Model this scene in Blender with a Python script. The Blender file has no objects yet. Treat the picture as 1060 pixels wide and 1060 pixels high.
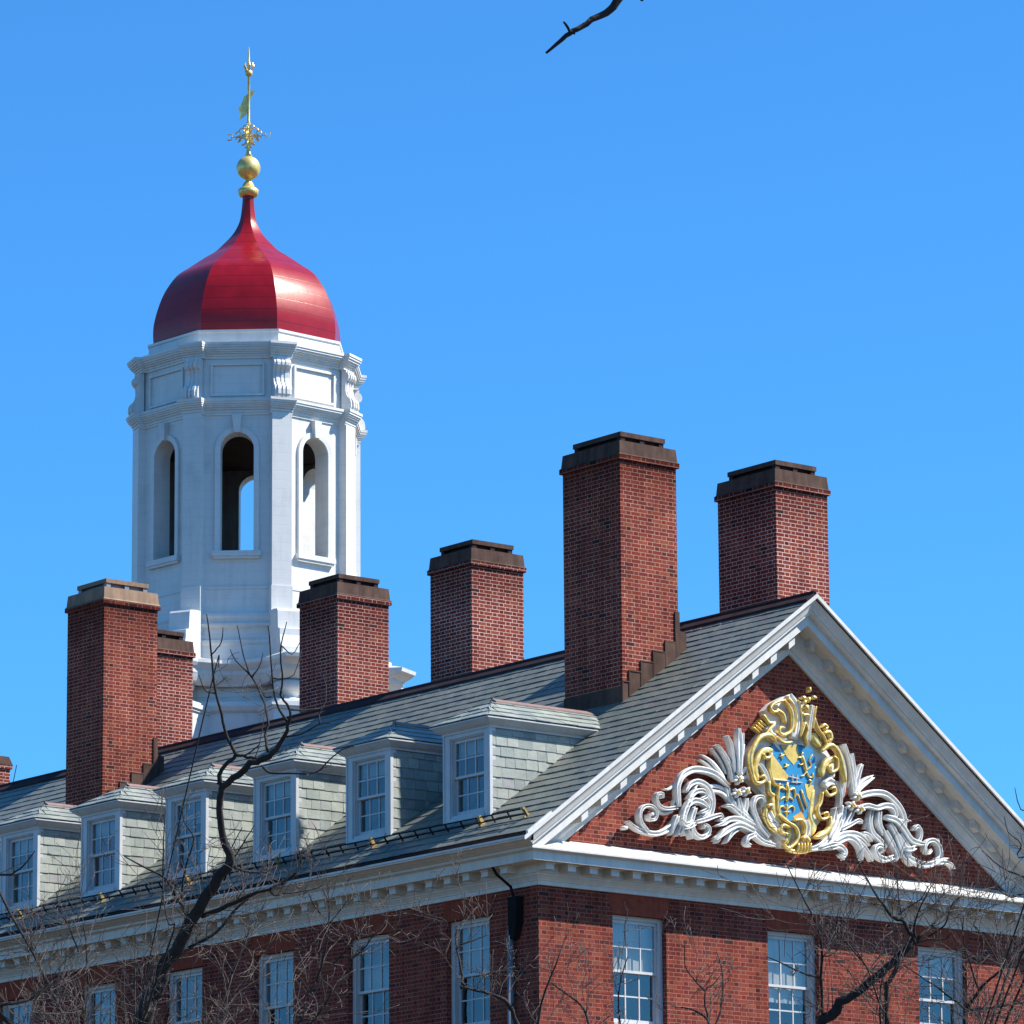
import bpy, bmesh, math, random
from mathutils import Vector, Matrix
R = math.radians
sc = bpy.context.scene
col = sc.collection
# ------------------------------------------------------------------ camera, sky, sun, exposure
CAM = Vector((-51.316, -63.19, 1.65))
yaw, pitch, roll = 0.67729, 0.21681, -0.00759
fwd = Vector((math.sin(yaw)*math.cos(pitch), math.cos(yaw)*math.cos(pitch), math.sin(pitch)))
rgt = Vector((math.cos(yaw), -math.sin(yaw), 0)); upv = rgt.cross(fwd)
r2 = math.cos(roll)*rgt + math.sin(roll)*upv
u2 = -math.sin(roll)*rgt + math.cos(roll)*upv
cd = bpy.data.cameras.new('camera'); cam = bpy.data.objects.new('camera', cd); col.objects.link(cam)
cd.sensor_width = 36; cd.lens = 5156.9/1060*36; cd.clip_start = .5; cd.clip_end = 2000
cam.matrix_world = Matrix(((r2.x, u2.x, -fwd.x, CAM.x), (r2.y, u2.y, -fwd.y, CAM.y), (r2.z, u2.z, -fwd.z, CAM.z), (0, 0, 0, 1)))
sc.camera = cam
SUN = Vector((.722, -.62, 1.05)).normalized()
wd = bpy.data.worlds.new('World'); sc.world = wd; wd.use_nodes = True
nt = wd.node_tree; nt.nodes.clear()
sky = nt.nodes.new('ShaderNodeTexSky'); sky.sky_type = 'NISHITA'; sky.sun_disc = False
sky.sun_elevation = math.asin(SUN.z); sky.sun_rotation = math.atan2(SUN.x, SUN.y)
sky.altitude = 0; sky.air_density = .85; sky.dust_density = .35; sky.ozone_density = 5.0
hs = nt.nodes.new('ShaderNodeMix'); hs.data_type = 'RGBA'; hs.blend_type = 'MULTIPLY'; hs.inputs[0].default_value = 1; hs.inputs[7].default_value = (.32, .82, 1.14, 1)   # white balance of the photograph
bg = nt.nodes.new('ShaderNodeBackground'); bg.inputs['Strength'].default_value = .106
wo = nt.nodes.new('ShaderNodeOutputWorld')
nt.links.new(sky.outputs[0], hs.inputs[6]); nt.links.new(hs.outputs[2], bg.inputs['Color']); nt.links.new(bg.outputs[0], wo.inputs[0])
sl = bpy.data.lights.new('sun', 'SUN'); sl.energy = 5.0; sl.angle = R(.5); sl.color = (1, .95, .87)
so = bpy.data.objects.new('sun', sl); col.objects.link(so)
so.rotation_euler = SUN.to_track_quat('Z', 'Y').to_euler(); so.location = (40, -40, 60)
sc.view_settings.view_transform = 'Standard'; sc.view_settings.look = 'None'
sc.view_settings.exposure = 0.9; sc.view_settings.gamma = 1
sc.cycles.diffuse_bounces = 2
CREST=[("w",0,[[1.785,14.491],[1.95,14.388],[2.201,14.335],[2.453,14.347],[2.68,14.454],[2.824,14.608]],[0.038,0.082,0.106,0.115,0.12,0.096]),("w",1,[[2.201,14.335],[2.049,14.472],[2.016,14.642],[2.124,14.77],[2.293,14.78],[2.389,14.676],[2.339,14.568],[2.227,14.564],[2.212,14.649]],[0.096,0.091,0.082,0.077,0.072,0.067,0.063,0.058,0.053]),("w",2,[[2.277,14.677],[2.295,14.624]],[0.096,0.096]),("w",2,[[1.686,14.396],[1.685,14.336]],[0.149,0.149]),("w",1,[[2.857,14.828],[2.63,14.774],[2.461,14.802],[2.385,14.914],[2.415,15.008],[2.516,15.017],[2.52,14.948]],[0.091,0.082,0.077,0.072,0.067,0.067,0.058]),("w",0,[[2.46,14.748],[2.6,14.696],[2.799,14.758]],[0.063,0.063,0.058]),("w",2,[[3.979,15.284],[3.695,15.454],[3.439,15.505],[3.182,15.491],[2.952,15.37],[2.841,15.196],[2.837,14.978],[2.857,14.828]],[0.082,0.13,0.144,0.144,0.135,0.12,0.111,0.096]),("w",1,[[2.58,15.117],[2.693,15.117],[2.836,15.228]],[0.014,0.058,0.072]),("w",1,[[3.032,15.106],[3.148,15.243],[3.32,15.303],[3.519,15.24],[3.616,15.096],[3.626,14.922],[3.566,14.764],[3.421,14.663],[3.221,14.597]],[0.082,0.106,0.12,0.12,0.12,0.12,0.106,0.106,0.087]),("w",3,[[3.058,14.977],[3.203,15.111],[3.374,15.138],[3.435,15.057],[3.314,14.997]],[0.096,0.106,0.101,0.082,0.063]),("w",3,[[2.998,14.841],[3.171,14.956],[3.37,14.931],[3.453,14.84],[3.295,14.76]],[0.106,0.12,0.115,0.096,0.067]),("w",2,[[3.458,15.081],[3.556,14.981],[3.51,14.824],[3.336,14.699]],[0.082,0.087,0.087,0.072]),("w",3,[[3.086,14.958],[2.954,14.729],[2.893,14.506],[2.785,14.319]],[0.087,0.12,0.106,0.019]),("w",4,[[3.169,14.836],[3.079,14.632],[3.033,14.454],[3.078,14.289]],[0.087,0.12,0.111,0.019]),("w",2,[[2.825,14.673],[2.752,14.515],[2.672,14.33]],[0.087,0.091,0.019]),("w",5,[[2.824,14.586],[2.935,14.51],[3.078,14.588]],[0.082,0.12,0.082]),("w",5,[[2.878,14.461],[3.006,14.495],[3.134,14.55]],[0.072,0.106,0.072]),("w",3,[[2.939,14.684],[2.921,14.509],[2.96,14.339]],[0.072,0.096,0.024]),("w",1,[[3.164,14.596],[3.203,14.437],[3.343,14.356],[3.507,14.414],[3.547,14.533],[3.448,14.578],[3.418,14.51]],[0.087,0.101,0.106,0.091,0.077,0.067,0.058]),("w",2,[[3.221,14.597],[3.45,14.666],[3.651,14.739],[3.789,14.773],[3.816,14.71],[3.75,14.676]],[0.087,0.101,0.091,0.082,0.072,0.067]),("w",1,[[3.533,15.241],[3.748,15.273],[3.977,15.218]],[0.082,0.082,0.082]),("w",2,[[3.603,15.171],[3.832,15.16],[4.002,15.067]],[0.082,0.077,0.072]),("w",2,[[3.885,14.946],[4.028,14.938],[4.199,14.844],[4.513,14.687]],[0.058,0.087,0.115,0.12]),("w",1,[[3.43,15.782],[3.671,15.675],[3.868,15.492],[3.993,15.307]],[0.038,0.077,0.082,0.077]),("w",0,[[3.409,15.706],[3.641,15.602],[3.838,15.435],[3.964,15.282]],[0.029,0.058,0.058,0.053]),("w",2,[[3.729,15.973],[3.881,15.823],[4.021,15.617],[4.081,15.382]],[0.043,0.087,0.091,0.077]),("w",1,[[3.671,15.916],[3.845,15.732],[3.983,15.504]],[0.029,0.053,0.053]),("w",3,[[3.932,16.146],[4.011,16.009],[4.055,15.762],[4.091,15.527]],[0.047,0.088,0.082,0.069]),("w",4,[[4.174,16.297],[4.18,16.026],[4.173,15.749],[4.164,15.484]],[0.077,0.165,0.143,0.088]),("w",3,[[4.289,16.227],[4.262,16.009],[4.24,15.781],[4.214,15.514]],[0.055,0.088,0.077,0.055]),("w",2,[[4.379,16.053],[4.329,15.89],[4.291,15.685],[4.247,15.505]],[0.036,0.08,0.074,0.055]),("w",3,[[4.429,15.663],[4.348,15.59],[4.247,15.505]],[0.014,0.069,0.082]),("w",3,[[4.425,15.497],[4.346,15.476],[4.212,15.426]],[0.014,0.082,0.082]),("w",5,[[4.175,15.401],[4.255,15.383]],[0.063,0.053]),("w",5,[[4.152,15.388],[4.143,15.322]],[0.063,0.053]),("w",5,[[4.132,15.4],[4.047,15.377]],[0.063,0.053]),("w",5,[[4.143,15.42],[4.099,15.472]],[0.063,0.053]),("w",5,[[4.17,15.421],[4.228,15.477]],[0.063,0.053]),("g",7,[[4.134,15.404],[4.174,15.408]],[0.072,0.072]),("w",5,[[4.141,15.172],[4.221,15.154]],[0.063,0.053]),("w",5,[[4.118,15.159],[4.109,15.093]],[0.063,0.053]),("w",5,[[4.097,15.171],[4.013,15.148]],[0.063,0.053]),("w",5,[[4.108,15.191],[4.065,15.243]],[0.063,0.053]),("w",5,[[4.136,15.192],[4.193,15.247]],[0.063,0.053]),("g",7,[[4.1,15.175],[4.14,15.179]],[0.072,0.072]),("w",5,[[4.344,15.22],[4.424,15.202]],[0.063,0.053]),("w",5,[[4.321,15.207],[4.312,15.14]],[0.063,0.053]),("w",5,[[4.301,15.219],[4.216,15.196]],[0.063,0.053]),("w",5,[[4.312,15.239],[4.268,15.291]],[0.063,0.053]),("w",5,[[4.339,15.24],[4.397,15.295]],[0.063,0.053]),("g",7,[[4.303,15.223],[4.344,15.227]],[0.072,0.072]),("w",1,[[3.964,15.282],[4.017,15.09],[4.158,14.928],[4.312,14.756]],[0.106,0.135,0.13,0.096]),("w",1,[[4.393,15.126],[4.369,14.948],[4.298,14.744]],[0.106,0.12,0.106]),("w",2,[[4.191,15.107],[4.23,14.935],[4.269,14.763]],[0.096,0.115,0.096]),("w",3,[[4.512,14.632],[4.196,14.724],[3.966,14.709],[3.82,14.623],[3.662,14.572]],[0.135,0.135,0.125,0.096,0.019]),("w",4,[[4.51,14.54],[4.194,14.625],[4.006,14.581],[3.817,14.47],[3.59,14.304]],[0.12,0.125,0.125,0.111,0.019]),("w",3,[[4.193,14.592],[4.018,14.489],[3.865,14.294]],[0.101,0.101,0.019]),("w",3,[[3.847,14.528],[3.744,14.409],[3.676,14.283]],[0.087,0.087,0.019]),("w",4,[[4.509,14.496],[4.348,14.431],[4.302,14.333],[4.394,14.293]],[0.091,0.101,0.096,0.082]),("w",1,[[4.247,14.891],[4.448,14.755],[4.626,14.564],[4.782,14.44],[5.032,14.367]],[0.159,0.162,0.147,0.132,0.083]),("w",2,[[4.241,14.632],[4.489,14.534],[4.713,14.408],[5.009,14.36]],[0.136,0.121,0.106,0.076]),("w",3,[[4.741,15.067],[4.709,15.159],[4.576,15.138],[4.5,15.001],[4.546,14.833],[4.651,14.67],[4.852,14.498]],[0.091,0.087,0.091,0.094,0.102,0.106,0.094]),("w",2,[[5.792,14.365],[6.049,14.44],[6.287,14.61],[6.468,14.801],[6.554,14.949]],[0.083,0.17,0.189,0.159,0.038]),("w",2,[[6.289,14.68],[6.39,14.933],[6.424,15.147]],[0.151,0.144,0.015]),("w",3,[[6.216,14.568],[6.423,14.867],[6.545,15.053]],[0.113,0.132,0.015]),("w",4,[[6.001,14.393],[6.283,14.484],[6.47,14.465],[6.556,14.389],[6.53,14.303],[6.466,14.338]],[0.068,0.098,0.11,0.106,0.091,0.072]),("w",1,[[6.507,16.239],[6.631,16.0],[6.677,15.713],[6.612,15.349]],[0.038,0.082,0.091,0.087]),("w",2,[[6.664,16.284],[6.774,15.97],[6.832,15.684],[6.862,15.395]],[0.063,0.106,0.111,0.096]),("w",1,[[6.87,16.147],[6.9,15.847],[6.903,15.466]],[0.043,0.101,0.106]),("w",1,[[7.093,15.974],[6.996,15.767],[6.915,15.468]],[0.063,0.12,0.096]),("w",1,[[7.356,15.784],[7.156,15.67],[6.977,15.518],[6.913,15.378]],[0.087,0.159,0.135,0.096]),("w",1,[[6.489,15.617],[6.572,15.39],[6.547,15.164]],[0.058,0.087,0.082]),("w",5,[[6.775,15.205],[6.863,15.2]],[0.063,0.053]),("w",5,[[6.754,15.188],[6.762,15.123]],[0.063,0.053]),("w",5,[[6.729,15.196],[6.647,15.161]],[0.063,0.053]),("w",5,[[6.736,15.218],[6.676,15.261]],[0.063,0.053]),("w",5,[[6.764,15.223],[6.81,15.285]],[0.063,0.053]),("g",7,[[6.731,15.204],[6.773,15.208]],[0.072,0.072]),("w",5,[[6.978,15.161],[7.066,15.156]],[0.063,0.053]),("w",5,[[6.956,15.145],[6.965,15.079]],[0.063,0.053]),("w",5,[[6.932,15.153],[6.849,15.117]],[0.063,0.053]),("w",5,[[6.938,15.174],[6.879,15.218]],[0.063,0.053]),("w",5,[[6.966,15.179],[7.013,15.242]],[0.063,0.053]),("g",7,[[6.933,15.16],[6.975,15.164]],[0.072,0.072]),("w",5,[[6.924,15.38],[7.012,15.375]],[0.063,0.053]),("w",5,[[6.903,15.364],[6.911,15.298]],[0.063,0.053]),("w",5,[[6.879,15.372],[6.796,15.336]],[0.063,0.053]),("w",5,[[6.885,15.393],[6.825,15.437]],[0.063,0.053]),("w",5,[[6.913,15.398],[6.959,15.461]],[0.063,0.053]),("g",7,[[6.88,15.379],[6.922,15.383]],[0.072,0.072]),("w",2,[[6.921,15.356],[7.119,15.442],[7.392,15.5],[7.634,15.487],[7.867,15.356],[8.019,15.167],[8.048,14.944]],[0.082,0.135,0.139,0.139,0.139,0.135,0.106]),("w",1,[[8.045,15.034],[8.169,15.095],[8.278,15.087]],[0.082,0.043,0.01]),("w",3,[[6.915,15.165],[7.143,15.243],[7.384,15.225],[7.567,15.282],[7.742,15.272],[7.814,15.148],[7.742,15.069]],[0.106,0.111,0.115,0.13,0.13,0.111,0.082]),("w",1,[[7.307,15.191],[7.249,14.984],[7.309,14.788],[7.487,14.669],[7.628,14.559]],[0.101,0.115,0.125,0.111,0.034]),("w",2,[[7.458,15.182],[7.441,14.957],[7.557,14.776]],[0.106,0.135,0.111]),("w",4,[[7.56,15.08],[7.801,15.034],[7.979,14.893],[8.141,14.728],[8.369,14.685],[8.497,14.687]],[0.13,0.144,0.144,0.139,0.096,0.043]),("w",3,[[7.678,14.978],[7.823,14.767],[7.937,14.552],[8.018,14.413]],[0.106,0.135,0.135,0.058]),("w",2,[[7.583,14.835],[7.728,14.646],[7.858,14.456],[7.809,14.328]],[0.12,0.125,0.111,0.034]),("w",3,[[7.901,14.819],[8.062,14.631],[8.179,14.506]],[0.106,0.125,0.111]),("w",5,[[7.983,14.556],[8.09,14.554],[8.213,14.599]],[0.096,0.13,0.096]),("w",5,[[8.01,14.458],[8.133,14.491]],[0.106,0.106]),("w",3,[[8.024,14.425],[8.098,14.342],[8.202,14.283]],[0.087,0.072,0.019]),("w",2,[[8.056,14.473],[8.236,14.381],[8.479,14.33],[8.71,14.372],[8.878,14.5],[8.866,14.679],[8.746,14.777],[8.591,14.741],[8.52,14.626],[8.603,14.543],[8.679,14.606]],[0.12,0.139,0.139,0.135,0.125,0.115,0.106,0.091,0.082,0.072,0.067]),("w",1,[[8.338,14.666],[8.44,14.795],[8.46,14.932],[8.386,15.002],[8.31,14.941]],[0.087,0.087,0.082,0.082,0.082]),("w",1,[[8.849,14.396],[9.035,14.423],[9.182,14.39],[9.254,14.324]],[0.111,0.096,0.067,0.014]),("w",2,[[8.882,14.444],[9.006,14.477],[9.137,14.504]],[0.082,0.063,0.014]),("w",2,[[7.766,14.403],[7.567,14.34],[7.387,14.392],[7.336,14.499],[7.423,14.57],[7.537,14.539],[7.504,14.458]],[0.111,0.125,0.125,0.111,0.096,0.087,0.072]),("w",1,[[7.305,14.653],[7.217,14.735],[7.104,14.758],[7.126,14.682]],[0.101,0.091,0.087,0.072]),("w",3,[[6.237,14.435],[6.496,14.647],[6.707,14.711],[6.916,14.707],[7.093,14.612],[7.175,14.541]],[0.159,0.144,0.135,0.12,0.091,0.019]),("w",4,[[6.343,14.5],[6.645,14.634],[6.852,14.568],[6.952,14.421],[6.963,14.266]],[0.12,0.135,0.12,0.091,0.019]),("w",3,[[6.795,14.652],[7.001,14.537],[7.153,14.394],[7.245,14.279]],[0.111,0.111,0.096,0.019]),("w",4,[[6.237,14.413],[6.431,14.464],[6.572,14.392],[6.546,14.307],[6.481,14.335]],[0.101,0.111,0.106,0.091,0.072]),("w",1,[[6.243,14.647],[6.442,14.82],[6.543,15.008]],[0.168,0.144,0.024]),("w",2,[[6.53,14.773],[6.772,14.884],[6.954,14.974],[7.049,14.943]],[0.101,0.087,0.077,0.072]),("w",1,[[6.647,15.196],[6.602,15.013],[6.47,14.779]],[0.144,0.159,0.144]),("w",1,[[6.854,15.126],[6.729,14.936],[6.574,14.766]],[0.106,0.106,0.087]),("w",2,[[5.399,17.011],[5.51,16.821],[5.527,16.56],[5.472,16.256]],[0.151,0.227,0.246,0.227]),("g",5,[[5.328,16.951],[5.464,16.816],[5.505,16.61],[5.452,16.359]],[0.034,0.042,0.045,0.038]),("g",5,[[5.572,16.951],[5.633,16.624],[5.589,16.303]],[0.034,0.038,0.034]),("g",5,[[5.977,16.871],[5.937,16.691],[5.896,16.475]],[0.03,0.034,0.034]),("g",5,[[5.034,16.246],[5.193,16.158],[5.401,16.188]],[0.038,0.049,0.042]),("w",3,[[5.907,16.881],[5.86,16.683],[5.814,16.467],[5.797,16.237]],[0.068,0.094,0.094,0.094]),("w",2,[[5.016,16.471],[4.875,16.335],[5.056,16.214],[5.286,16.185]],[0.113,0.17,0.189,0.151]),("k",2,[[5.964,16.412],[6.019,16.277],[6.145,16.202]],[0.132,0.17,0.151]),("k",4,[[4.959,16.003],[4.763,15.966],[4.61,15.803],[4.564,15.591],[4.624,15.441]],[0.094,0.117,0.117,0.113,0.094]),("w",4,[[4.631,15.719],[4.742,15.591],[4.83,15.426]],[0.094,0.121,0.094]),("k",4,[[6.443,15.977],[6.255,15.95],[6.135,15.833],[6.083,15.652]],[0.113,0.125,0.125,0.113]),("w",4,[[6.125,15.495],[6.244,15.576],[6.349,15.56]],[0.151,0.17,0.113]),("k",2,[[5.937,15.415],[5.883,15.166],[5.854,14.954],[5.919,14.786],[5.845,14.605]],[0.094,0.106,0.125,0.151,0.132]),("k",3,[[4.94,15.25],[4.981,15.046],[5.033,14.843],[5.225,14.74]],[0.106,0.121,0.132,0.094]),("w",2,[[4.841,14.947],[4.929,14.799],[5.062,14.655],[5.242,14.516]],[0.151,0.208,0.208,0.17]),("w",3,[[5.689,14.852],[5.733,14.734],[5.682,14.573]],[0.106,0.132,0.132]),("k",2,[[5.316,14.696],[5.359,14.561],[5.263,14.414]],[0.132,0.151,0.113]),("g",6,[[4.997,16.155],[4.861,16.243],[4.642,16.185],[4.477,15.981],[4.408,15.749],[4.461,15.494]],[0.076,0.106,0.11,0.102,0.094,0.087]),("g",6,[[4.455,15.533],[4.498,15.407],[4.623,15.385],[4.727,15.455],[4.695,15.522],[4.637,15.49]],[0.083,0.083,0.079,0.072,0.064,0.057]),("g",6,[[4.9,15.937],[4.852,15.862],[4.748,15.843],[4.704,15.908]],[0.064,0.068,0.064,0.057]),("g",5,[[5.258,16.908],[5.025,16.831],[4.912,16.726],[4.998,16.665],[5.103,16.708]],[0.064,0.068,0.068,0.064,0.053]),("g",5,[[5.246,16.898],[5.381,16.755],[5.423,16.584],[5.383,16.387],[5.219,16.292],[5.105,16.323],[5.134,16.41],[5.234,16.415]],[0.049,0.064,0.076,0.083,0.076,0.068,0.06,0.053]),("g",4,[[5.069,16.722],[5.228,16.651],[5.271,16.498]],[0.076,0.094,0.076]),("g",7,[[5.773,17.087],[5.78,17.176]],[0.098,0.064]),("g",7,[[5.677,16.971],[5.589,16.979]],[0.098,0.064]),("g",7,[[5.829,17.005],[5.934,17.004]],[0.098,0.064]),("g",7,[[5.752,16.996],[5.75,16.908]],[0.098,0.064]),("g",7,[[5.676,16.927],[5.628,16.869]],[0.098,0.064]),("g",6,[[5.72,16.861],[5.718,16.755]],[0.14,0.113]),("g",6,[[5.611,16.683],[5.786,16.692]],[0.064,0.064]),("g",7,[[5.751,16.966],[5.751,16.959]],[0.076,0.076]),("g",6,[[5.566,16.284],[5.628,16.43],[5.684,16.541],[5.737,16.424],[5.693,16.279],[5.736,16.143]],[0.042,0.057,0.057,0.06,0.064,0.038]),("g",4,[[4.521,16.364],[4.679,16.276]],[0.045,0.045]),("g",4,[[4.572,16.408],[4.73,16.32]],[0.045,0.045]),("g",4,[[4.623,16.451],[4.782,16.363]],[0.045,0.045]),("g",4,[[4.675,16.495],[4.833,16.407]],[0.045,0.045]),("g",4,[[4.726,16.539],[4.885,16.451]],[0.045,0.045]),("g",5,[[4.744,16.591],[4.867,16.465],[5.021,16.486]],[0.087,0.083,0.057]),("g",6,[[4.993,16.469],[4.852,16.35],[4.77,16.254]],[0.042,0.049,0.045]),("g",5,[[5.936,16.664],[6.008,16.487],[6.149,16.343],[6.204,16.208]],[0.045,0.053,0.057,0.049]),("g",5,[[6.128,16.412],[6.269,16.444],[6.308,16.342],[6.241,16.282]],[0.087,0.102,0.102,0.076]),("g",5,[[6.096,16.514],[6.155,16.564],[6.225,16.527],[6.165,16.486]],[0.064,0.068,0.068,0.064]),("g",6,[[6.048,16.078],[6.251,16.21],[6.413,16.142],[6.513,15.958],[6.576,15.7],[6.596,15.597]],[0.083,0.113,0.11,0.098,0.087,0.083]),("g",6,[[6.327,16.027],[6.419,15.966],[6.403,15.806],[6.273,15.75],[6.205,15.822],[6.288,15.874]],[0.068,0.068,0.068,0.064,0.057,0.049]),("g",6,[[6.123,15.407],[6.214,15.328],[6.356,15.394],[6.335,15.48],[6.252,15.446]],[0.064,0.064,0.064,0.057,0.049]),("g",5,[[6.087,15.377],[6.035,15.198],[5.955,15.05],[6.034,14.909],[6.175,14.94],[6.187,15.028],[6.077,15.001]],[0.064,0.076,0.068,0.064,0.064,0.057,0.049]),("g",6,[[6.232,14.963],[6.203,14.777],[6.043,14.631],[5.844,14.556]],[0.064,0.106,0.125,0.083]),("g",6,[[5.902,14.575],[6.009,14.654],[6.102,14.68]],[0.094,0.094,0.076]),("g",6,[[4.826,15.448],[4.825,15.257],[4.943,15.202]],[0.064,0.094,0.076]),("g",6,[[4.751,15.007],[4.724,14.832],[4.793,14.683],[4.973,14.575]],[0.068,0.087,0.094,0.076]),("g",7,[[4.755,15.008],[4.861,15.021],[4.845,14.933]],[0.068,0.072,0.068]),("g",6,[[5.023,14.894],[5.226,14.778],[5.408,14.704],[5.474,14.571],[5.401,14.426],[5.237,14.325],[5.152,14.378]],[0.057,0.064,0.072,0.079,0.076,0.068,0.057]),("g",6,[[5.281,14.684],[5.121,14.709],[5.072,14.587],[5.244,14.568]],[0.064,0.068,0.068,0.057]),("g",6,[[5.388,14.815],[5.55,14.842],[5.635,14.725],[5.609,14.601]],[0.064,0.068,0.076,0.064]),("g",5,[[5.445,14.361],[5.63,14.36],[5.746,14.387]],[0.151,0.17,0.113]),("g",5,[[5.26,14.296],[5.49,14.287],[5.721,14.316]],[0.076,0.094,0.076]),("g",6,[[5.553,14.5],[5.635,14.542],[5.726,14.481]],[0.113,0.125,0.113]),("g",7,[[5.447,14.43],[5.432,14.273]],[0.042,0.042]),("g",7,[[5.517,14.436],[5.505,14.279]],[0.042,0.042]),("g",7,[[5.586,14.443],[5.579,14.286]],[0.042,0.042]),("g",7,[[5.655,14.449],[5.654,14.292]],[0.042,0.042]),("g",7,[[5.725,14.455],[5.728,14.299]],[0.042,0.042]),("g",5,[[5.094,15.439],[5.054,15.227],[5.058,14.949],[5.295,14.789]],[0.038,0.045,0.045,0.038]),("g",5,[[4.891,15.884],[4.886,15.674],[4.934,15.471],[5.035,15.376]],[0.042,0.045,0.045,0.042]),("g",3,[[5.673,15.979],[5.721,15.844],[5.759,15.708]],[0.064,0.076,0.057]),("g",3,[[5.652,16.026],[5.688,16.012]],[0.064,0.057]),("g",3,[[5.7,15.912],[5.638,15.95],[5.579,15.932]],[0.034,0.028,0.019]),("g",3,[[5.712,15.87],[5.646,15.819],[5.595,15.835]],[0.034,0.028,0.019]),("g",3,[[5.759,15.717],[5.699,15.641],[5.641,15.623]],[0.038,0.03,0.019]),("g",3,[[5.771,15.709],[5.822,15.627],[5.896,15.625]],[0.038,0.03,0.019]),("g",3,[[5.783,15.745],[5.879,15.834],[5.839,15.926],[5.912,16.021]],[0.023,0.023,0.021,0.026]),("g",3,[[5.813,15.574],[5.871,15.544],[5.827,15.479]],[0.045,0.053,0.026]),("g",3,[[5.91,15.705],[5.923,15.602]],[0.03,0.026]),("g",3,[[5.176,15.973],[5.233,15.918]],[0.03,0.038]),("g",3,[[5.145,15.909],[5.268,15.965]],[0.026,0.026]),("g",3,[[5.199,15.967],[5.213,15.863]],[0.026,0.026]),("g",3,[[5.28,15.809],[5.332,15.736]],[0.03,0.038]),("g",3,[[5.239,15.735],[5.368,15.792]],[0.026,0.026]),("g",3,[[5.306,15.451],[5.337,15.306],[5.293,15.154]],[0.049,0.083,0.064]),("g",3,[[5.289,15.444],[5.341,15.47]],[0.049,0.038]),("g",3,[[5.287,15.344],[5.161,15.376],[5.078,15.264],[5.064,15.184]],[0.042,0.049,0.042,0.019]),("g",3,[[5.356,15.342],[5.461,15.387],[5.493,15.303],[5.487,15.224]],[0.042,0.049,0.042,0.019]),("g",3,[[5.261,15.229],[5.179,15.186],[5.155,15.149]],[0.03,0.03,0.015]),("g",3,[[5.353,15.229],[5.422,15.206],[5.448,15.174]],[0.03,0.03,0.015]),("g",3,[[5.303,15.094],[5.294,14.989],[5.291,14.888]],[0.034,0.049,0.015]),("g",3,[[5.278,15.013],[5.199,15.058],[5.136,15.017],[5.15,14.958]],[0.026,0.03,0.028,0.019]),("g",3,[[5.313,15.017],[5.4,15.077],[5.468,15.048],[5.45,14.986]],[0.026,0.03,0.028,0.019]),("g",3,[[5.219,14.961],[5.374,14.972]],[0.023,0.023]),("w",3,[[5.444,15.638],[5.441,15.493]],[0.019,0.019]),("w",3,[[5.553,15.637],[5.533,15.472]],[0.019,0.019]),("w",3,[[5.358,15.586],[5.593,15.571]],[0.019,0.019]),("w",3,[[5.401,15.495],[5.661,15.511]],[0.019,0.019]),("w",3,[[4.969,15.505],[5.337,15.511]],[0.026,0.026]),("w",3,[[5.186,15.439],[5.264,15.351]],[0.017,0.017]),("g",3,[[5.634,15.386],[5.765,15.085]],[0.038,0.038]),("g",3,[[5.562,15.292],[5.694,15.009]],[0.023,0.023])]
CREST_POLY={"shield": [[4.984,16.084],[5.077,16.125],[5.237,16.11],[5.54,16.172],[5.771,16.164],[5.945,16.121],[5.988,15.993],[5.978,15.642],[5.945,15.539],[5.857,15.041],[5.736,14.873],[5.503,14.808],[5.318,14.783],[5.069,14.898],[5.02,15.258],[4.934,15.493],[4.88,15.622],[4.89,15.849]],"gold": [[[4.89,15.849],[4.98,15.953],[5.374,15.583],[5.291,15.505],[4.934,15.479]],[[5.203,16.107],[5.4,16.144],[5.563,16.168],[5.627,15.957],[5.483,15.803],[5.325,15.927]],[[5.73,15.5],[5.939,15.486],[5.872,15.165],[5.782,15.278]]],"amber": [[[5.448,14.899],[5.648,15.013],[5.729,14.873],[5.504,14.817]],[[5.528,15.307],[5.586,15.312],[5.705,15.01],[5.647,15.004]]],"back": [[5.353,16.997],[5.608,17.007],[5.93,16.866],[5.964,16.412],[6.263,16.214],[6.49,15.956],[6.506,15.729],[6.359,15.509],[6.12,15.311],[6.156,14.912],[5.868,14.607],[5.677,14.381],[5.238,14.36],[4.902,14.658],[4.762,14.991],[4.825,15.239],[4.556,15.456],[4.455,15.493],[4.476,15.911],[4.758,16.235],[4.993,16.452],[4.907,16.704],[5.072,16.844]]}
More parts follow.
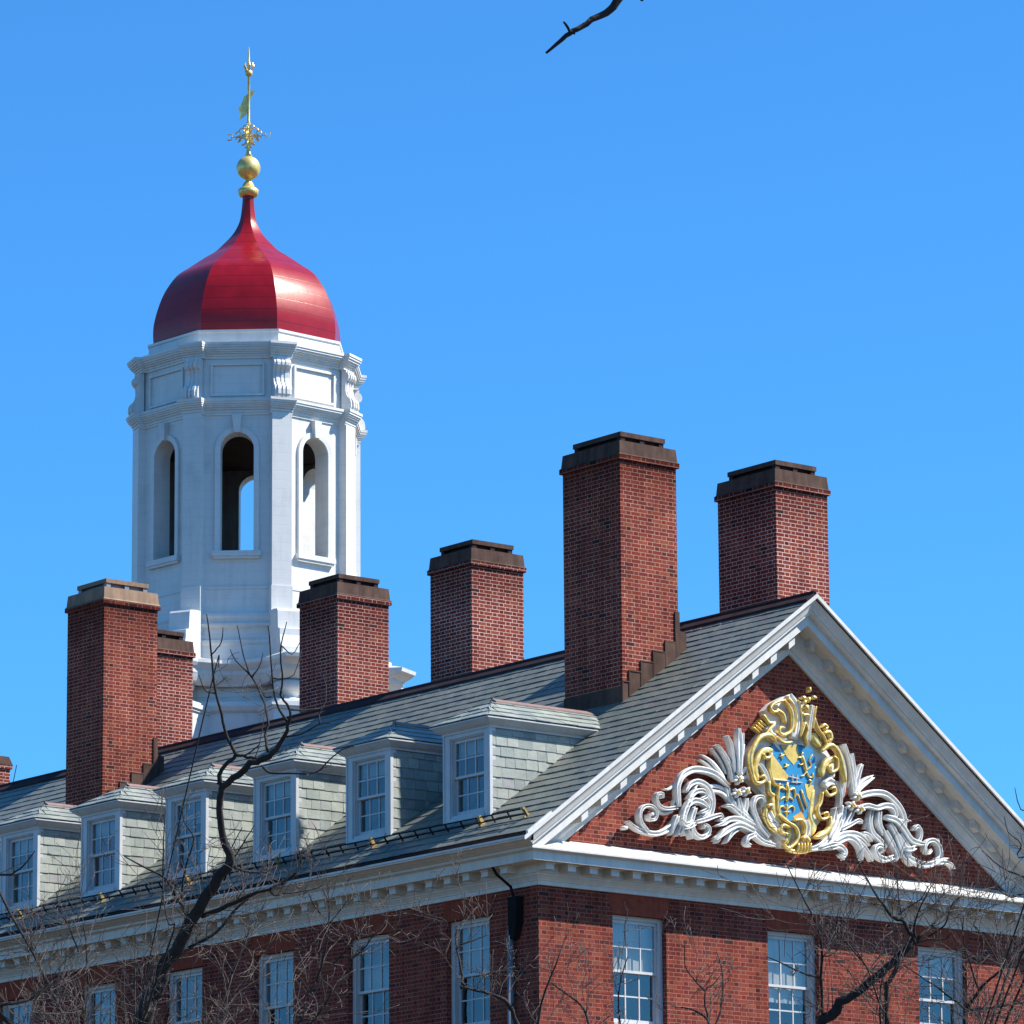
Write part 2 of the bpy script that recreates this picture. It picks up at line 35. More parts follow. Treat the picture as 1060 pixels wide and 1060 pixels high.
TREES={"A": {"base": [-15.96,-11.04,0],"fork": [-16.23,-11.56,7.39],"strokes": [("limb",False,[[-16.23,-11.56,7.39,0.1563],[-16.33,-12.06,8.18,0.1377],[-16.42,-12.49,8.86,0.1163],[-16.43,-12.81,9.28,0.0952],[-16.39,-13.07,9.58,0.0831],[-16.35,-13.37,9.9,0.077],[-16.29,-13.75,10.32,0.0709],[-16.24,-14.03,10.61,0.059],[-16.39,-14.09,10.85,0.0471],[-16.55,-14.21,11.18,0.0411],[-16.6,-14.35,11.43,0.0411]]),("limb",True,[[-16.6,-14.35,11.43,0.0411],[-16.55,-14.53,11.52,0.041],[-16.48,-14.81,11.66,0.0409],[-16.41,-14.98,11.72,0.0374],[-16.37,-15.15,11.81,0.0315],[-16.36,-15.33,11.96,0.0256],[-16.39,-15.45,12.1,0.0198],[-16.44,-15.53,12.22,0.0157],[-16.61,-15.58,12.39,0.0133],[-16.66,-15.69,12.55,0.0116],[-16.77,-15.8,12.74,0.0104],[-16.85,-15.91,12.92,0.0081],[-16.91,-16.11,13.16,0.0052]]),("limb",True,[[-16.62,-14.35,11.46,0.0352],[-16.64,-14.4,11.63,0.0264],[-16.59,-14.49,11.73,0.0235],[-16.55,-14.57,11.81,0.0234],[-16.68,-14.57,12.01,0.0188],[-16.78,-14.6,12.27,0.0176],[-16.89,-14.63,12.52,0.0152],[-17.02,-14.72,12.94,0.0129],[-17.11,-14.79,13.26,0.0093],[-17.17,-14.82,13.43,0.0064]]),("twig",True,[[-16.55,-14.57,11.81,0.0188],[-16.5,-14.66,11.78,0.0191],[-16.42,-14.78,11.74,0.0195],[-16.35,-14.9,11.73,0.0199]]),("twig",True,[[-16.5,-14.66,11.78,0.0117],[-16.46,-14.79,11.83,0.0088],[-16.44,-14.91,11.9,0.0058]]),("twig",True,[[-16.41,-15.44,12.11,0.0174],[-16.51,-15.42,12.24,0.0151],[-16.61,-15.44,12.45,0.0128],[-16.67,-15.48,12.66,0.0105],[-16.78,-15.58,13.08,0.0081],[-16.82,-15.6,13.21,0.0058]]),("twig",True,[[-16.39,-15.02,11.79,0.021],[-16.38,-14.95,12.01,0.0185],[-16.32,-14.93,12.22,0.016],[-16.34,-14.8,12.53,0.0135],[-16.38,-14.68,12.75,0.011],[-16.48,-14.47,12.99,0.0085],[-16.51,-14.39,13.14,0.0059]]),("twig",True,[[-16.38,-14.68,12.75,0.0106],[-16.42,-14.61,12.91,0.009],[-16.45,-14.54,13.17,0.0075],[-16.47,-14.48,13.43,0.0059]]),("twig",True,[[-16.38,-14.68,12.77,0.0106],[-16.3,-14.72,12.91,0.0082],[-16.26,-14.73,13.07,0.0059]]),("twig",True,[[-17.03,-14.71,12.95,0.0105],[-17.0,-14.81,13.03,0.0088],[-16.99,-14.89,13.12,0.007],[-17.03,-14.97,13.26,0.0053]]),("twig",True,[[-16.89,-14.63,12.52,0.0094],[-16.96,-14.57,12.53,0.008],[-17.0,-14.54,12.57,0.0066],[-17.07,-14.52,12.74,0.0053]]),("twig",False,[[-16.77,-14.42,12.81,0.0082],[-16.76,-14.49,12.87,0.0068],[-16.8,-14.57,13.01,0.0053]]),("twig",True,[[-16.37,-14.86,11.65,0.0152],[-16.32,-14.97,11.55,0.0137],[-16.22,-15.17,11.53,0.0122],[-16.04,-15.52,11.51,0.0108],[-16.0,-15.72,11.63,0.0093],[-15.95,-15.92,11.74,0.0078],[-15.88,-16.08,11.77,0.0064]]),("twig",True,[[-16.35,-15.33,11.94,0.0128],[-16.25,-15.51,11.96,0.0105],[-16.14,-15.73,12.06,0.0081],[-16.06,-15.87,12.06,0.0058]]),("twig",True,[[-16.43,-15.53,12.23,0.0116],[-16.2,-15.58,12.25,0.01],[-16.01,-15.63,12.31,0.0084],[-15.95,-15.6,12.55,0.0069],[-15.95,-15.53,12.71,0.0053]]),("twig",True,[[-16.14,-15.73,12.06,0.0093],[-16.13,-15.71,12.2,0.0076],[-16.07,-15.73,12.29,0.0058]]),("twig",True,[[-16.84,-15.91,12.91,0.0081],[-16.69,-15.92,12.82,0.0064],[-16.6,-15.95,12.98,0.0046]]),("twig",True,[[-16.65,-15.48,12.6,0.0093],[-16.55,-15.51,12.6,0.0077],[-16.41,-15.57,12.66,0.0062],[-16.31,-15.59,12.96,0.0047]]),("twig",True,[[-16.62,-15.41,12.39,0.0081],[-16.7,-15.39,12.38,0.0064],[-16.76,-15.39,12.44,0.0046]]),("twig",True,[[-16.26,-13.46,9.98,0.0326],[-16.07,-13.76,10.09,0.0285],[-15.91,-14.01,10.21,0.0244],[-15.78,-14.2,10.27,0.0204],[-15.65,-14.4,10.37,0.0163],[-15.58,-14.57,10.51,0.0123],[-15.63,-14.64,10.7,0.0082]]),("twig",True,[[-16.26,-13.19,9.62,0.0202],[-15.99,-13.38,9.8,0.0174],[-15.82,-13.53,10.07,0.0147],[-15.66,-13.65,10.26,0.0119]]),("twig",True,[[-16.19,-14.05,10.51,0.0153],[-16.0,-14.12,10.47,0.0131],[-15.83,-14.19,10.48,0.0109],[-15.69,-14.26,10.58,0.0087],[-15.66,-14.27,10.74,0.0065]]),("twig",False,[[-14.15,-10.89,8.99,0.0149],[-13.98,-10.85,9.55,0.0131],[-13.76,-10.86,10.06,0.0113],[-13.62,-10.86,10.38,0.0094],[-13.39,-10.91,10.73,0.0076]]),("twig",True,[[-15.78,-14.2,10.27,0.0106],[-15.75,-14.26,10.19,0.0093],[-15.7,-14.39,10.19,0.008],[-15.53,-14.76,10.22,0.0066],[-15.48,-14.91,10.26,0.0053]]),("twig",True,[[-15.56,-14.73,10.17,0.0071],[-15.45,-14.73,9.99,0.008],[-15.29,-14.77,9.82,0.0089],[-15.26,-14.69,9.58,0.0099],[-15.25,-14.58,9.33,0.0108],[-15.26,-14.48,9.14,0.0118]]),("twig",True,[[-15.29,-14.77,9.82,0.0076],[-15.2,-14.84,9.95,0.0062],[-15.09,-14.91,10.13,0.0047]]),("twig",True,[[-15.29,-14.77,9.82,0.0076],[-15.32,-14.81,10.06,0.0062],[-15.41,-14.79,10.25,0.0047]]),("twig",True,[[-16.39,-13.36,9.97,0.0249],[-16.59,-13.4,10.2,0.0205],[-16.78,-13.44,10.4,0.0162],[-17.05,-13.4,10.52,0.0119],[-17.34,-13.35,10.64,0.0076]]),("twig",True,[[-16.46,-13.33,10.08,0.0166],[-16.5,-13.4,10.39,0.0144],[-16.49,-13.5,10.67,0.0123],[-16.47,-13.59,10.91,0.0102],[-16.6,-13.56,11.12,0.0081],[-16.65,-13.59,11.32,0.0059]]),("twig",False,[[-17.39,-14.48,9.59,0.0127],[-17.41,-14.43,9.68,0.0113],[-17.41,-14.31,9.98,0.01],[-17.35,-14.2,10.44,0.0086],[-17.26,-14.09,10.91,0.0072],[-17.21,-14.04,11.16,0.0058]]),("twig",False,[[-15.45,-9.76,9.01,0.0187],[-15.49,-9.84,9.52,0.0145],[-15.57,-9.9,10.12,0.0104],[-15.62,-9.9,10.35,0.0062]]),("twig",False,[[-18.25,-11.92,8.84,0.0271],[-17.84,-12.02,8.98,0.0213],[-17.54,-12.09,9.19,0.0154],[-17.39,-12.13,9.31,0.0095]]),("twig",False,[[-15.96,-11.6,8.8,0.0133],[-15.88,-11.48,9.42,0.0097],[-15.84,-11.44,9.68,0.0061]]),("twig",False,[[-16.02,-9.49,9.19,0.0112],[-15.91,-9.63,9.37,0.0087],[-15.82,-9.7,9.39,0.0062]]),("twig",False,[[-14.96,-13.62,8.68,0.0119],[-14.88,-13.73,9.04,0.0095],[-14.77,-13.84,9.26,0.0072]]),("twig",True,[[-14.82,-13.73,8.68,0.0143],[-14.72,-13.93,8.96,0.0104],[-14.68,-14.03,9.11,0.0066]]),("twig",True,[[-15.15,-14.66,9.34,0.0094],[-15.1,-14.89,9.51,0.0073],[-15.06,-15.13,9.72,0.0053]]),("twig",True,[[-15.06,-14.88,9.36,0.0118],[-14.97,-15.08,9.52,0.0088],[-14.93,-15.22,9.69,0.0059]]),("twig",False,[[-16.76,-9.62,10.76,0.0186],[-16.71,-9.87,10.88,0.0144],[-16.65,-10.08,10.98,0.0103],[-16.64,-10.31,11.14,0.0062]]),("twig",True,[[-15.62,-9.81,9.98,0.0125],[-15.85,-9.94,10.26,0.0104],[-16.08,-10.03,10.49,0.0083],[-16.19,-10.15,10.68,0.0062]]),("twig",True,[[-16.2,-13.85,10.38,0.013],[-16.1,-13.94,10.67,0.0104],[-15.99,-14.05,10.92,0.0079],[-15.92,-14.11,11.07,0.0053]]),("twig",True,[[-16.22,-13.85,10.45,0.0106],[-16.23,-14.04,10.74,0.008],[-16.2,-14.23,10.99,0.0053]])]},"B": {"base": [-12.05,-21.97,0],"fork": [-12.34,-22.07,5.6],"strokes": [("limb",False,[[-12.34,-22.07,5.6,0.0814],[-12.75,-22.0,6.78,0.0764],[-13.2,-21.8,7.53,0.0713],[-13.51,-21.66,8.04,0.0662],[-13.43,-21.76,8.17,0.0611],[-13.35,-21.85,8.31,0.0559],[-13.19,-21.99,8.42,0.0508],[-13.05,-22.15,8.61,0.0457],[-12.89,-22.31,8.8,0.0405],[-12.78,-22.44,8.97,0.0354]]),("limb",True,[[-12.34,-22.07,5.6,0.0434],[-12.77,-22.1,6.77,0.0398],[-13.0,-22.2,7.61,0.0362],[-13.07,-22.28,8.03,0.0325],[-13.13,-22.35,8.39,0.0289],[-13.11,-22.43,8.58,0.0253],[-13.07,-22.52,8.76,0.0217]]),("twig",True,[[-12.77,-22.44,8.95,0.0272],[-12.92,-22.45,9.18,0.023],[-13.05,-22.39,9.23,0.0187],[-13.24,-22.37,9.43,0.0145],[-13.43,-22.35,9.68,0.0102],[-13.55,-22.36,9.86,0.006]]),("twig",True,[[-12.75,-22.46,8.98,0.0218],[-12.46,-22.5,9.24,0.0169],[-12.23,-22.54,9.41,0.0121],[-12.11,-22.55,9.56,0.0071]]),("twig",True,[[-12.77,-22.45,9.0,0.0163],[-12.84,-22.52,9.15,0.0127],[-12.86,-22.66,9.35,0.0091],[-12.86,-22.86,9.57,0.0054]]),("twig",True,[[-12.75,-22.46,8.96,0.0131],[-12.66,-22.55,8.99,0.0105],[-12.53,-22.69,8.99,0.008],[-12.49,-22.76,9.07,0.0054]]),("twig",True,[[-12.96,-22.44,9.26,0.0087],[-13.01,-22.47,9.36,0.0074],[-13.11,-22.55,9.55,0.0062],[-13.18,-22.61,9.7,0.0049]]),("twig",True,[[-12.98,-22.42,9.26,0.012],[-12.91,-22.48,9.34,0.0096],[-12.77,-22.57,9.44,0.0073],[-12.71,-22.63,9.6,0.0049]]),("twig",True,[[-13.47,-21.71,8.1,0.0218],[-13.53,-21.72,8.18,0.0195],[-13.66,-21.84,8.53,0.0172],[-13.76,-21.98,8.86,0.0149],[-13.89,-22.04,9.11,0.0127],[-14.06,-22.06,9.34,0.0104],[-14.24,-22.08,9.57,0.0082],[-14.43,-22.11,9.83,0.0059]]),("twig",True,[[-13.66,-21.85,8.55,0.013],[-13.86,-21.75,8.61,0.0105],[-14.06,-21.67,8.7,0.008],[-14.25,-21.59,8.78,0.0054]]),("twig",True,[[-13.03,-22.14,8.52,0.012],[-13.08,-22.08,8.61,0.0107],[-13.22,-21.91,8.89,0.0094],[-13.35,-21.75,9.16,0.0081],[-13.43,-21.64,9.21,0.0068],[-13.45,-21.61,9.3,0.0055]]),("twig",True,[[-13.35,-21.75,9.16,0.0087],[-13.34,-21.81,9.24,0.0068],[-13.28,-21.87,9.22,0.0049]]),("twig",True,[[-13.75,-21.96,8.78,0.0076],[-13.68,-22.02,8.79,0.006],[-13.6,-22.09,8.86,0.0043]]),("limb",True,[[-12.34,-22.07,5.6,0.038],[-11.86,-22.01,6.82,0.0338],[-11.54,-21.92,7.84,0.0295],[-11.42,-21.85,8.35,0.025]]),("twig",True,[[-11.42,-21.85,8.35,0.0167],[-11.6,-21.84,8.45,0.0133],[-11.98,-21.82,8.64,0.01],[-12.35,-21.79,8.81,0.0066]]),("twig",True,[[-11.42,-21.85,8.35,0.025],[-11.43,-22.07,8.54,0.0203],[-11.42,-22.25,8.66,0.0157],[-11.39,-22.42,8.76,0.0111]]),("twig",True,[[-11.43,-22.07,8.56,0.0122],[-11.65,-22.15,8.88,0.01],[-11.81,-22.23,9.15,0.0077],[-11.87,-22.32,9.36,0.0055]]),("twig",True,[[-11.42,-21.85,8.34,0.02],[-11.12,-21.97,8.38,0.0178],[-10.76,-22.13,8.46,0.0156],[-10.58,-22.21,8.51,0.0134]]),("twig",True,[[-11.39,-22.42,8.76,0.0099],[-11.48,-22.36,8.97,0.0085],[-11.57,-22.31,9.14,0.007],[-11.65,-22.24,9.27,0.0055]]),("twig",False,[[-12.65,-24.54,9.12,0.0127],[-12.97,-24.41,9.26,0.0109],[-13.09,-24.34,9.23,0.009],[-13.26,-24.29,9.32,0.0071],[-13.36,-24.29,9.47,0.0053]]),("twig",False,[[-12.92,-24.82,9.5,0.0105],[-13.24,-24.62,9.62,0.009],[-13.24,-24.67,9.76,0.0074],[-13.38,-24.61,9.9,0.0058],[-13.44,-24.62,10.06,0.0042]]),("twig",False,[[-13.52,-25.28,9.7,0.0094],[-13.68,-25.12,10.05,0.0068],[-13.72,-25.08,10.29,0.0042]]),("twig",False,[[-10.48,-22.16,9.87,0.0146],[-10.56,-21.99,9.94,0.0116],[-10.67,-21.73,10.08,0.0087],[-10.76,-21.51,10.29,0.0057]]),("twig",True,[[-13.12,-22.23,7.98,0.013],[-13.09,-22.21,8.47,0.0103],[-13.04,-22.24,8.6,0.0076]]),("twig",True,[[-12.11,-22.54,9.53,0.0088],[-12.13,-22.39,9.44,0.0095],[-12.07,-22.21,9.24,0.0103],[-12.11,-21.98,9.13,0.011]]),("twig",True,[[-13.08,-22.27,8.04,0.0108],[-13.42,-22.45,8.42,0.009],[-13.65,-22.55,8.66,0.0072],[-13.9,-22.6,8.85,0.0054]])]},"C": {"base": [-12.61,-16.33,0],"fork": [-12.8,-16.49,5.8],"strokes": [("limb",False,[[-12.8,-16.49,5.8,0.0407],[-13.44,-16.83,7.13,0.0368],[-13.92,-17.02,8.01,0.0331],[-14.21,-17.07,8.45,0.0294],[-14.31,-17.1,8.61,0.0258],[-14.42,-17.09,8.72,0.0221],[-14.64,-17.01,8.8,0.0185],[-14.92,-16.9,8.86,0.0149]]),("twig",True,[[-14.92,-16.9,8.85,0.0183],[-14.88,-16.88,8.99,0.0158],[-14.86,-16.75,9.33,0.0133],[-14.81,-16.68,9.58,0.0108],[-14.7,-16.69,9.72,0.0083],[-14.63,-16.61,10.04,0.0058]]),("twig",True,[[-14.83,-16.78,9.38,0.0115],[-14.69,-16.85,9.44,0.0083],[-14.5,-16.93,9.52,0.0052]]),("twig",True,[[-14.9,-16.61,9.6,0.0086],[-14.95,-16.62,9.69,0.0075],[-15.16,-16.5,9.76,0.0063],[-15.23,-16.49,9.87,0.0052]]),("limb",True,[[-12.8,-16.49,5.8,0.0291],[-12.4,-16.24,7.23,0.0259],[-12.16,-16.05,8.21,0.0226],[-12.12,-15.88,8.73,0.0191],[-12.14,-15.76,8.94,0.0155],[-12.21,-15.6,9.08,0.012],[-12.31,-15.4,9.24,0.0084]]),("limb",True,[[-12.8,-16.49,5.8,0.0291],[-12.1,-17.13,7.18,0.025],[-11.71,-17.5,8.11,0.0208],[-11.64,-17.6,8.55,0.0166],[-11.75,-17.51,8.72,0.0124],[-11.89,-17.37,8.78,0.0082]]),("twig",True,[[-11.62,-17.6,8.53,0.0152],[-11.64,-17.53,8.8,0.0131],[-11.61,-17.51,9.0,0.0109],[-11.52,-17.55,9.07,0.0087],[-11.43,-17.58,9.18,0.0065]]),("twig",True,[[-11.61,-17.51,8.98,0.0106],[-11.74,-17.48,9.09,0.0088],[-11.91,-17.48,9.27,0.007],[-11.99,-17.58,9.55,0.0053]]),("twig",True,[[-14.33,-17.09,8.64,0.0115],[-14.29,-17.28,8.79,0.0086],[-14.29,-17.43,8.97,0.0057]]),("twig",True,[[-14.47,-17.06,8.76,0.0092],[-14.57,-17.08,9.01,0.0072],[-14.63,-17.08,9.16,0.0052]]),("limb",True,[[-12.8,-16.49,5.8,0.0204],[-13.05,-17.82,7.42,0.0165],[-13.48,-18.15,8.17,0.0128],[-13.75,-18.41,8.7,0.0092],[-13.86,-18.71,9.11,0.0057]]),("twig",True,[[-13.92,-17.02,8.01,0.0173],[-14.0,-17.27,8.68,0.0134],[-13.97,-17.51,9.12,0.0096],[-13.96,-17.59,9.28,0.0057]]),("twig",True,[[-11.71,-17.5,8.11,0.0176],[-11.37,-17.49,8.72,0.0137],[-11.23,-17.39,9.21,0.0099],[-11.22,-17.27,9.52,0.0059]])]},"D": {"base": [-28.7,-50.55,0],"fork": [-30.09,-51.49,11.43],"strokes": [("limb",False,[[-30.09,-51.49,11.43,0.1745],[-32.14,-50.49,11.71,0.128],[-34.45,-49.2,11.34,0.0939],[-36.22,-48.1,10.48,0.057],[-37.43,-47.27,9.3,0.0388],[-37.57,-47.16,8.89,0.0258],[-37.71,-47.05,8.62,0.0182],[-37.75,-47.02,8.57,0.0161],[-37.83,-46.97,8.51,0.0128],[-37.88,-46.94,8.47,0.0118],[-37.92,-46.91,8.43,0.0096],[-37.98,-46.87,8.37,0.0053]]),("twig",True,[[-37.87,-46.94,8.47,0.0096],[-37.9,-46.94,8.47,0.0075],[-37.94,-46.95,8.5,0.0053]]),("twig",True,[[-37.43,-47.27,9.3,0.0216],[-37.62,-47.28,8.85,0.0128],[-37.77,-47.28,8.55,0.0085]])]}}
# ------------------------------------------------------------------ helpers
rnd = random.Random(7)
def link(o, parent=None):
    col.objects.link(o)
    if parent is not None: o.parent = parent
    return o
def obj(name, bm, m, parent=None, smooth=False):
    me = bpy.data.meshes.new(name); bm.to_mesh(me); bm.free()
    if smooth:
        for p in me.polygons: p.use_smooth = True
    for x in (m if isinstance(m, (list, tuple)) else [m]): me.materials.append(x)
    return link(bpy.data.objects.new(name, me), parent)
def tag(o, label=None, cat=None, group=None, kind=None):
    if label: o['label'] = label
    if cat: o['category'] = cat
    if group: o['group'] = group
    if kind: o['kind'] = kind
    return o
def empty(name, loc=(0, 0, 0), parent=None):
    o = bpy.data.objects.new(name, None); o.location = loc; o.empty_display_size = .3
    return link(o, parent)
def copy_tree(o, parent):
    c = o.copy(); link(c, parent)
    for ch in list(o.children): copy_tree(ch, c)
    return c
def face(bm, pts, mi=0):
    f = bm.faces.new([bm.verts.new(p) for p in pts]); f.material_index = mi; return f
def box(bm, x0, x1, y0, y1, z0, z1, M=None, mi=0):
    c = [(x0,y0,z0),(x1,y0,z0),(x1,y1,z0),(x0,y1,z0),(x0,y0,z1),(x1,y0,z1),(x1,y1,z1),(x0,y1,z1)]
    hexa(bm, c, M, mi)
def hexa(bm, c, M=None, mi=0):
    v = [bm.verts.new((M @ Vector(p)) if M is not None else p) for p in c]
    for q in ((0,3,2,1),(4,5,6,7),(0,1,5,4),(1,2,6,5),(2,3,7,6),(3,0,4,7)):
        bm.faces.new([v[i] for i in q]).material_index = mi
def prism(bm, poly, z0, z1, M=None):
    n = len(poly)
    T = (lambda p: M @ Vector(p)) if M is not None else (lambda p: p)
    a = [bm.verts.new(T((p[0], p[1], z0))) for p in poly]; b = [bm.verts.new(T((p[0], p[1], z1))) for p in poly]
    for i in range(n): bm.faces.new((a[i], a[(i+1) % n], b[(i+1) % n], b[i]))
    bm.faces.new(a[::-1]); bm.faces.new(b)
def loft(bm, rings, closed=True, caps=False):
    vs = [[bm.verts.new(p) for p in r] for r in rings]
    n = len(vs[0])
    for i in range(len(vs)-1):
        for j in range(n if closed else n-1):
            k = (j+1) % n
            bm.faces.new((vs[i][j], vs[i][k], vs[i+1][k], vs[i+1][j]))
    if caps:
        bm.faces.new(vs[0][::-1]); bm.faces.new(vs[-1])
def lathe(bm, prof, cx=0, cy=0, n=24, a0=0.):
    loft(bm, [[(cx+r*math.cos(a0+2*math.pi*k/n), cy+r*math.sin(a0+2*math.pi*k/n), z) for k in range(n)] for r, z in prof])
def fix(bm):
    bmesh.ops.recalc_face_normals(bm, faces=bm.faces[:]); return bm
def smooth_line(pts, vals, sub=4):
    P = [Vector(p) for p in pts]; out = []; ov = []
    n = len(P)
    for i in range(n-1):
        p0, p1, p2, p3 = P[max(i-1,0)], P[i], P[i+1], P[min(i+2,n-1)]
        for k in range(sub):
            t = k/sub
            out.append(.5*((2*p1)+(p2-p0)*t+(2*p0-5*p1+4*p2-p3)*t*t+(3*p1-p0-3*p2+p3)*t*t*t)); ov.append(vals[i]*(1-t)+vals[i+1]*t)
    out.append(P[-1]); ov.append(vals[-1]); return out, ov
def tube(bm, pts, rad, n=5, tip=True):
    rings = []; N = len(pts)
    ref = Vector((.31, .17, .93))
    for i in range(N):
        t = (Vector(pts[min(i+1,N-1)])-Vector(pts[max(i-1,0)]))
        if t.length < 1e-6: t = Vector((0,0,1))
        t.normalize(); a = t.cross(ref)
        if a.length < .05: a = t.cross(Vector((1,0,0)))
        a.normalize(); b = t.cross(a)
        rings.append([Vector(pts[i])+rad[i]*(math.cos(2*math.pi*k/n)*a+math.sin(2*math.pi*k/n)*b) for k in range(n)])
    loft(bm, rings, True, True)
# ------------------------------------------------------------------ materials
class NT:
    def __init__(s, name):
        s.m = bpy.data.materials.new(name); s.m.use_nodes = True; s.t = s.m.node_tree
        s.b = s.t.nodes['Principled BSDF']
    def n(s, typ, **kw):
        x = s.t.nodes.new(typ)
        for k, v in kw.items(): setattr(x, k, v)
        return x
    def l(s, a, b): s.t.links.new(a, b)
    def math(s, op, a, b=None):
        x = s.n('ShaderNodeMath', operation=op)
        for i, v in enumerate((a, b)):
            if v is None: continue
            if isinstance(v, (int, float)): x.inputs[i].default_value = v
            else: s.l(v, x.inputs[i])
        return x.outputs[0]
    def ramp(s, fac, stops, interp='LINEAR'):
        x = s.n('ShaderNodeValToRGB'); x.color_ramp.interpolation = interp
        e = x.color_ramp.elements
        while len(e) < len(stops): e.new(.5)
        for i, (p, c) in enumerate(stops): e[i].position = p; e[i].color = (*c, 1)
        s.l(fac, x.inputs[0]); return x.outputs[0]
    def noise(s, scale, detail=3, vec=None, rough=.5):
        x = s.n('ShaderNodeTexNoise'); x.inputs['Scale'].default_value = scale; x.inputs['Detail'].default_value = detail
        x.inputs['Roughness'].default_value = rough
        if vec is not None: s.l(vec, x.inputs['Vector'])
        return x.outputs['Fac']
    def pos(s): return s.n('ShaderNodeNewGeometry').outputs['Position']
    def mix(s, fac, a, b, blend='MIX'):
        x = s.n('ShaderNodeMix', data_type='RGBA', blend_type=blend)
        for i, v in ((0, fac), (6, a), (7, b)):
            if isinstance(v, (int, float)): x.inputs[i].default_value = v
            elif isinstance(v, tuple): x.inputs[i].default_value = (*v, 1)
            else: s.l(v, x.inputs[i])
        return x.outputs[2]
    def bump(s, h, strength=.3, dist=.01):
        x = s.n('ShaderNodeBump'); x.inputs['Strength'].default_value = strength; x.inputs['Distance'].default_value = dist
        s.l(h, x.inputs['Height']); s.l(x.outputs[0], s.b.inputs['Normal'])
    def set(s, **kw):
        for k, v in kw.items(): s.b.inputs[k.replace('_', ' ')].default_value = v
def paint(name, c, rough=.5, var=.12, metal=0., bumpy=.08, scale=2.2, streak=True):
    t = NT(name); t.b.inputs['Specular IOR Level'].default_value = .5 if rough < .8 else .1; p = t.pos()
    n1 = t.noise(scale, 5, p, .6)
    mp = t.n('ShaderNodeMapping'); mp.inputs['Scale'].default_value = (7, 7, .8) if streak else (5, 5, 5); t.l(p, mp.inputs[0])
    n2 = t.noise(1.2, 4, mp.outputs[0], .65)
    f = t.math('MULTIPLY', n1, n2)
    d = tuple(x*(1-var*2.2) for x in c)
    t.l(t.ramp(f, [(.08, d), (.34, c)]), t.b.inputs['Base Color'])
    t.set(Roughness=rough, Metallic=metal)
    t.bump(t.noise(14, 4, p), bumpy, .02)
    return t.m
def brick(name, reds, mortar, mw=.011, soot=.35, sooty=False):
    t = NT(name); g = t.n('ShaderNodeNewGeometry')
    sp = t.n('ShaderNodeSeparateXYZ'); t.l(g.outputs['Position'], sp.inputs[0])
    sn = t.n('ShaderNodeSeparateXYZ'); t.l(g.outputs['True Normal'], sn.inputs[0])
    isx = t.math('GREATER_THAN', t.math('ABSOLUTE', sn.outputs[0]), .6)
    u = t.math('ADD', t.math('MULTIPLY', sp.outputs[1], isx), t.math('MULTIPLY', sp.outputs[0], t.math('SUBTRACT', 1, isx)))
    CH, PER = .0705, .322
    v = t.math('DIVIDE', sp.outputs[2], CH); row = t.math('FLOOR', v); fv = t.math('FRACT', v)
    wob = t.math('MULTIPLY', t.math('SUBTRACT', t.noise(3., 2, g.outputs['Position']), .5), .02)
    uu = t.math('ADD', t.math('ADD', t.math('DIVIDE', u, PER), t.math('MULTIPLY', row, .5)), wob)
    bid = t.math('FLOOR', uu); fu = t.math('FRACT', uu)
    head = t.math('GREATER_THAN', fu, .667)
    lu = t.math('MULTIPLY', t.math('SUBTRACT', fu, t.math('MULTIPLY', head, .667)), PER)
    m1 = t.math('LESS_THAN', lu, mw); m2 = t.math('LESS_THAN', t.math('MULTIPLY', fv, CH), mw)
    mort = t.math('MAXIMUM', m1, m2)
    cb = t.n('ShaderNodeCombineXYZ'); t.l(t.math('ADD', t.math('MULTIPLY', bid, 2.), head), cb.inputs[0]); t.l(row, cb.inputs[1]); t.l(isx, cb.inputs[2])
    wn = t.n('ShaderNodeTexWhiteNoise', noise_dimensions='3D'); t.l(cb.outputs[0], wn.inputs[0])
    c = t.ramp(wn.outputs[0], reds, 'CONSTANT')
    grain = t.noise(45, 3, g.outputs['Position'], .7)
    c = t.mix(.5, c, t.ramp(grain, [(.25, (.45, .45, .45)), (.75, (1.35, 1.3, 1.25))]), 'MULTIPLY')
    mc = t.ramp(t.noise(6, 3, g.outputs['Position']), [(.3, tuple(x*.7 for x in mortar)), (.7, mortar)])
    c = t.mix(t.math('MULTIPLY', head, .4), c, (.6,.56,.56), 'MULTIPLY')
    c = t.mix(mort, c, mc)
    big = t.noise(.55, 5, g.outputs['Position'], .6)
    c = t.mix(soot, c, t.ramp(big, [(.3, (.55, .52, .52)), (.62, (1.1, 1.08, 1.06))]), 'MULTIPLY')
    mp = t.n('ShaderNodeMapping'); mp.inputs['Scale'].default_value = (2.6, 2.6, .35); t.l(g.outputs['Position'], mp.inputs[0])
    st = t.noise(1., 5, mp.outputs[0], .65)
    c = t.mix(.55, c, t.ramp(st, [(.36, (.6,.57,.56)), (.5, (1,1,1)), (.66, (1.12,1.1,1.08))]), 'MULTIPLY')
    pt = t.noise(.9, 2, g.outputs['Position'], .4)          # repointed patches
    c = t.mix(t.math('MULTIPLY', mort, t.math('GREATER_THAN', pt, .6)), c, (1.22, 1.22, 1.25), 'MULTIPLY')
    if sooty:                                               # soot below the flue caps
        k = t.math('MULTIPLY', t.math('SUBTRACT', t.math('ADD', sp.outputs[2], t.math('MULTIPLY', st, 1.6)), 21.25), 1.1)
        c = t.mix(t.math('MINIMUM', t.math('MAXIMUM', k, 0.), .7), c, (.42,.38,.38), 'MULTIPLY')
    t.l(c, t.b.inputs['Base Color']); t.set(Roughness=.88)
    t.b.inputs['Specular IOR Level'].default_value = 0
    h = t.math('ADD', t.math('SUBTRACT', 1, mort), t.math('MULTIPLY', grain, .35))
    t.bump(h, .55, .006)
    return t.m
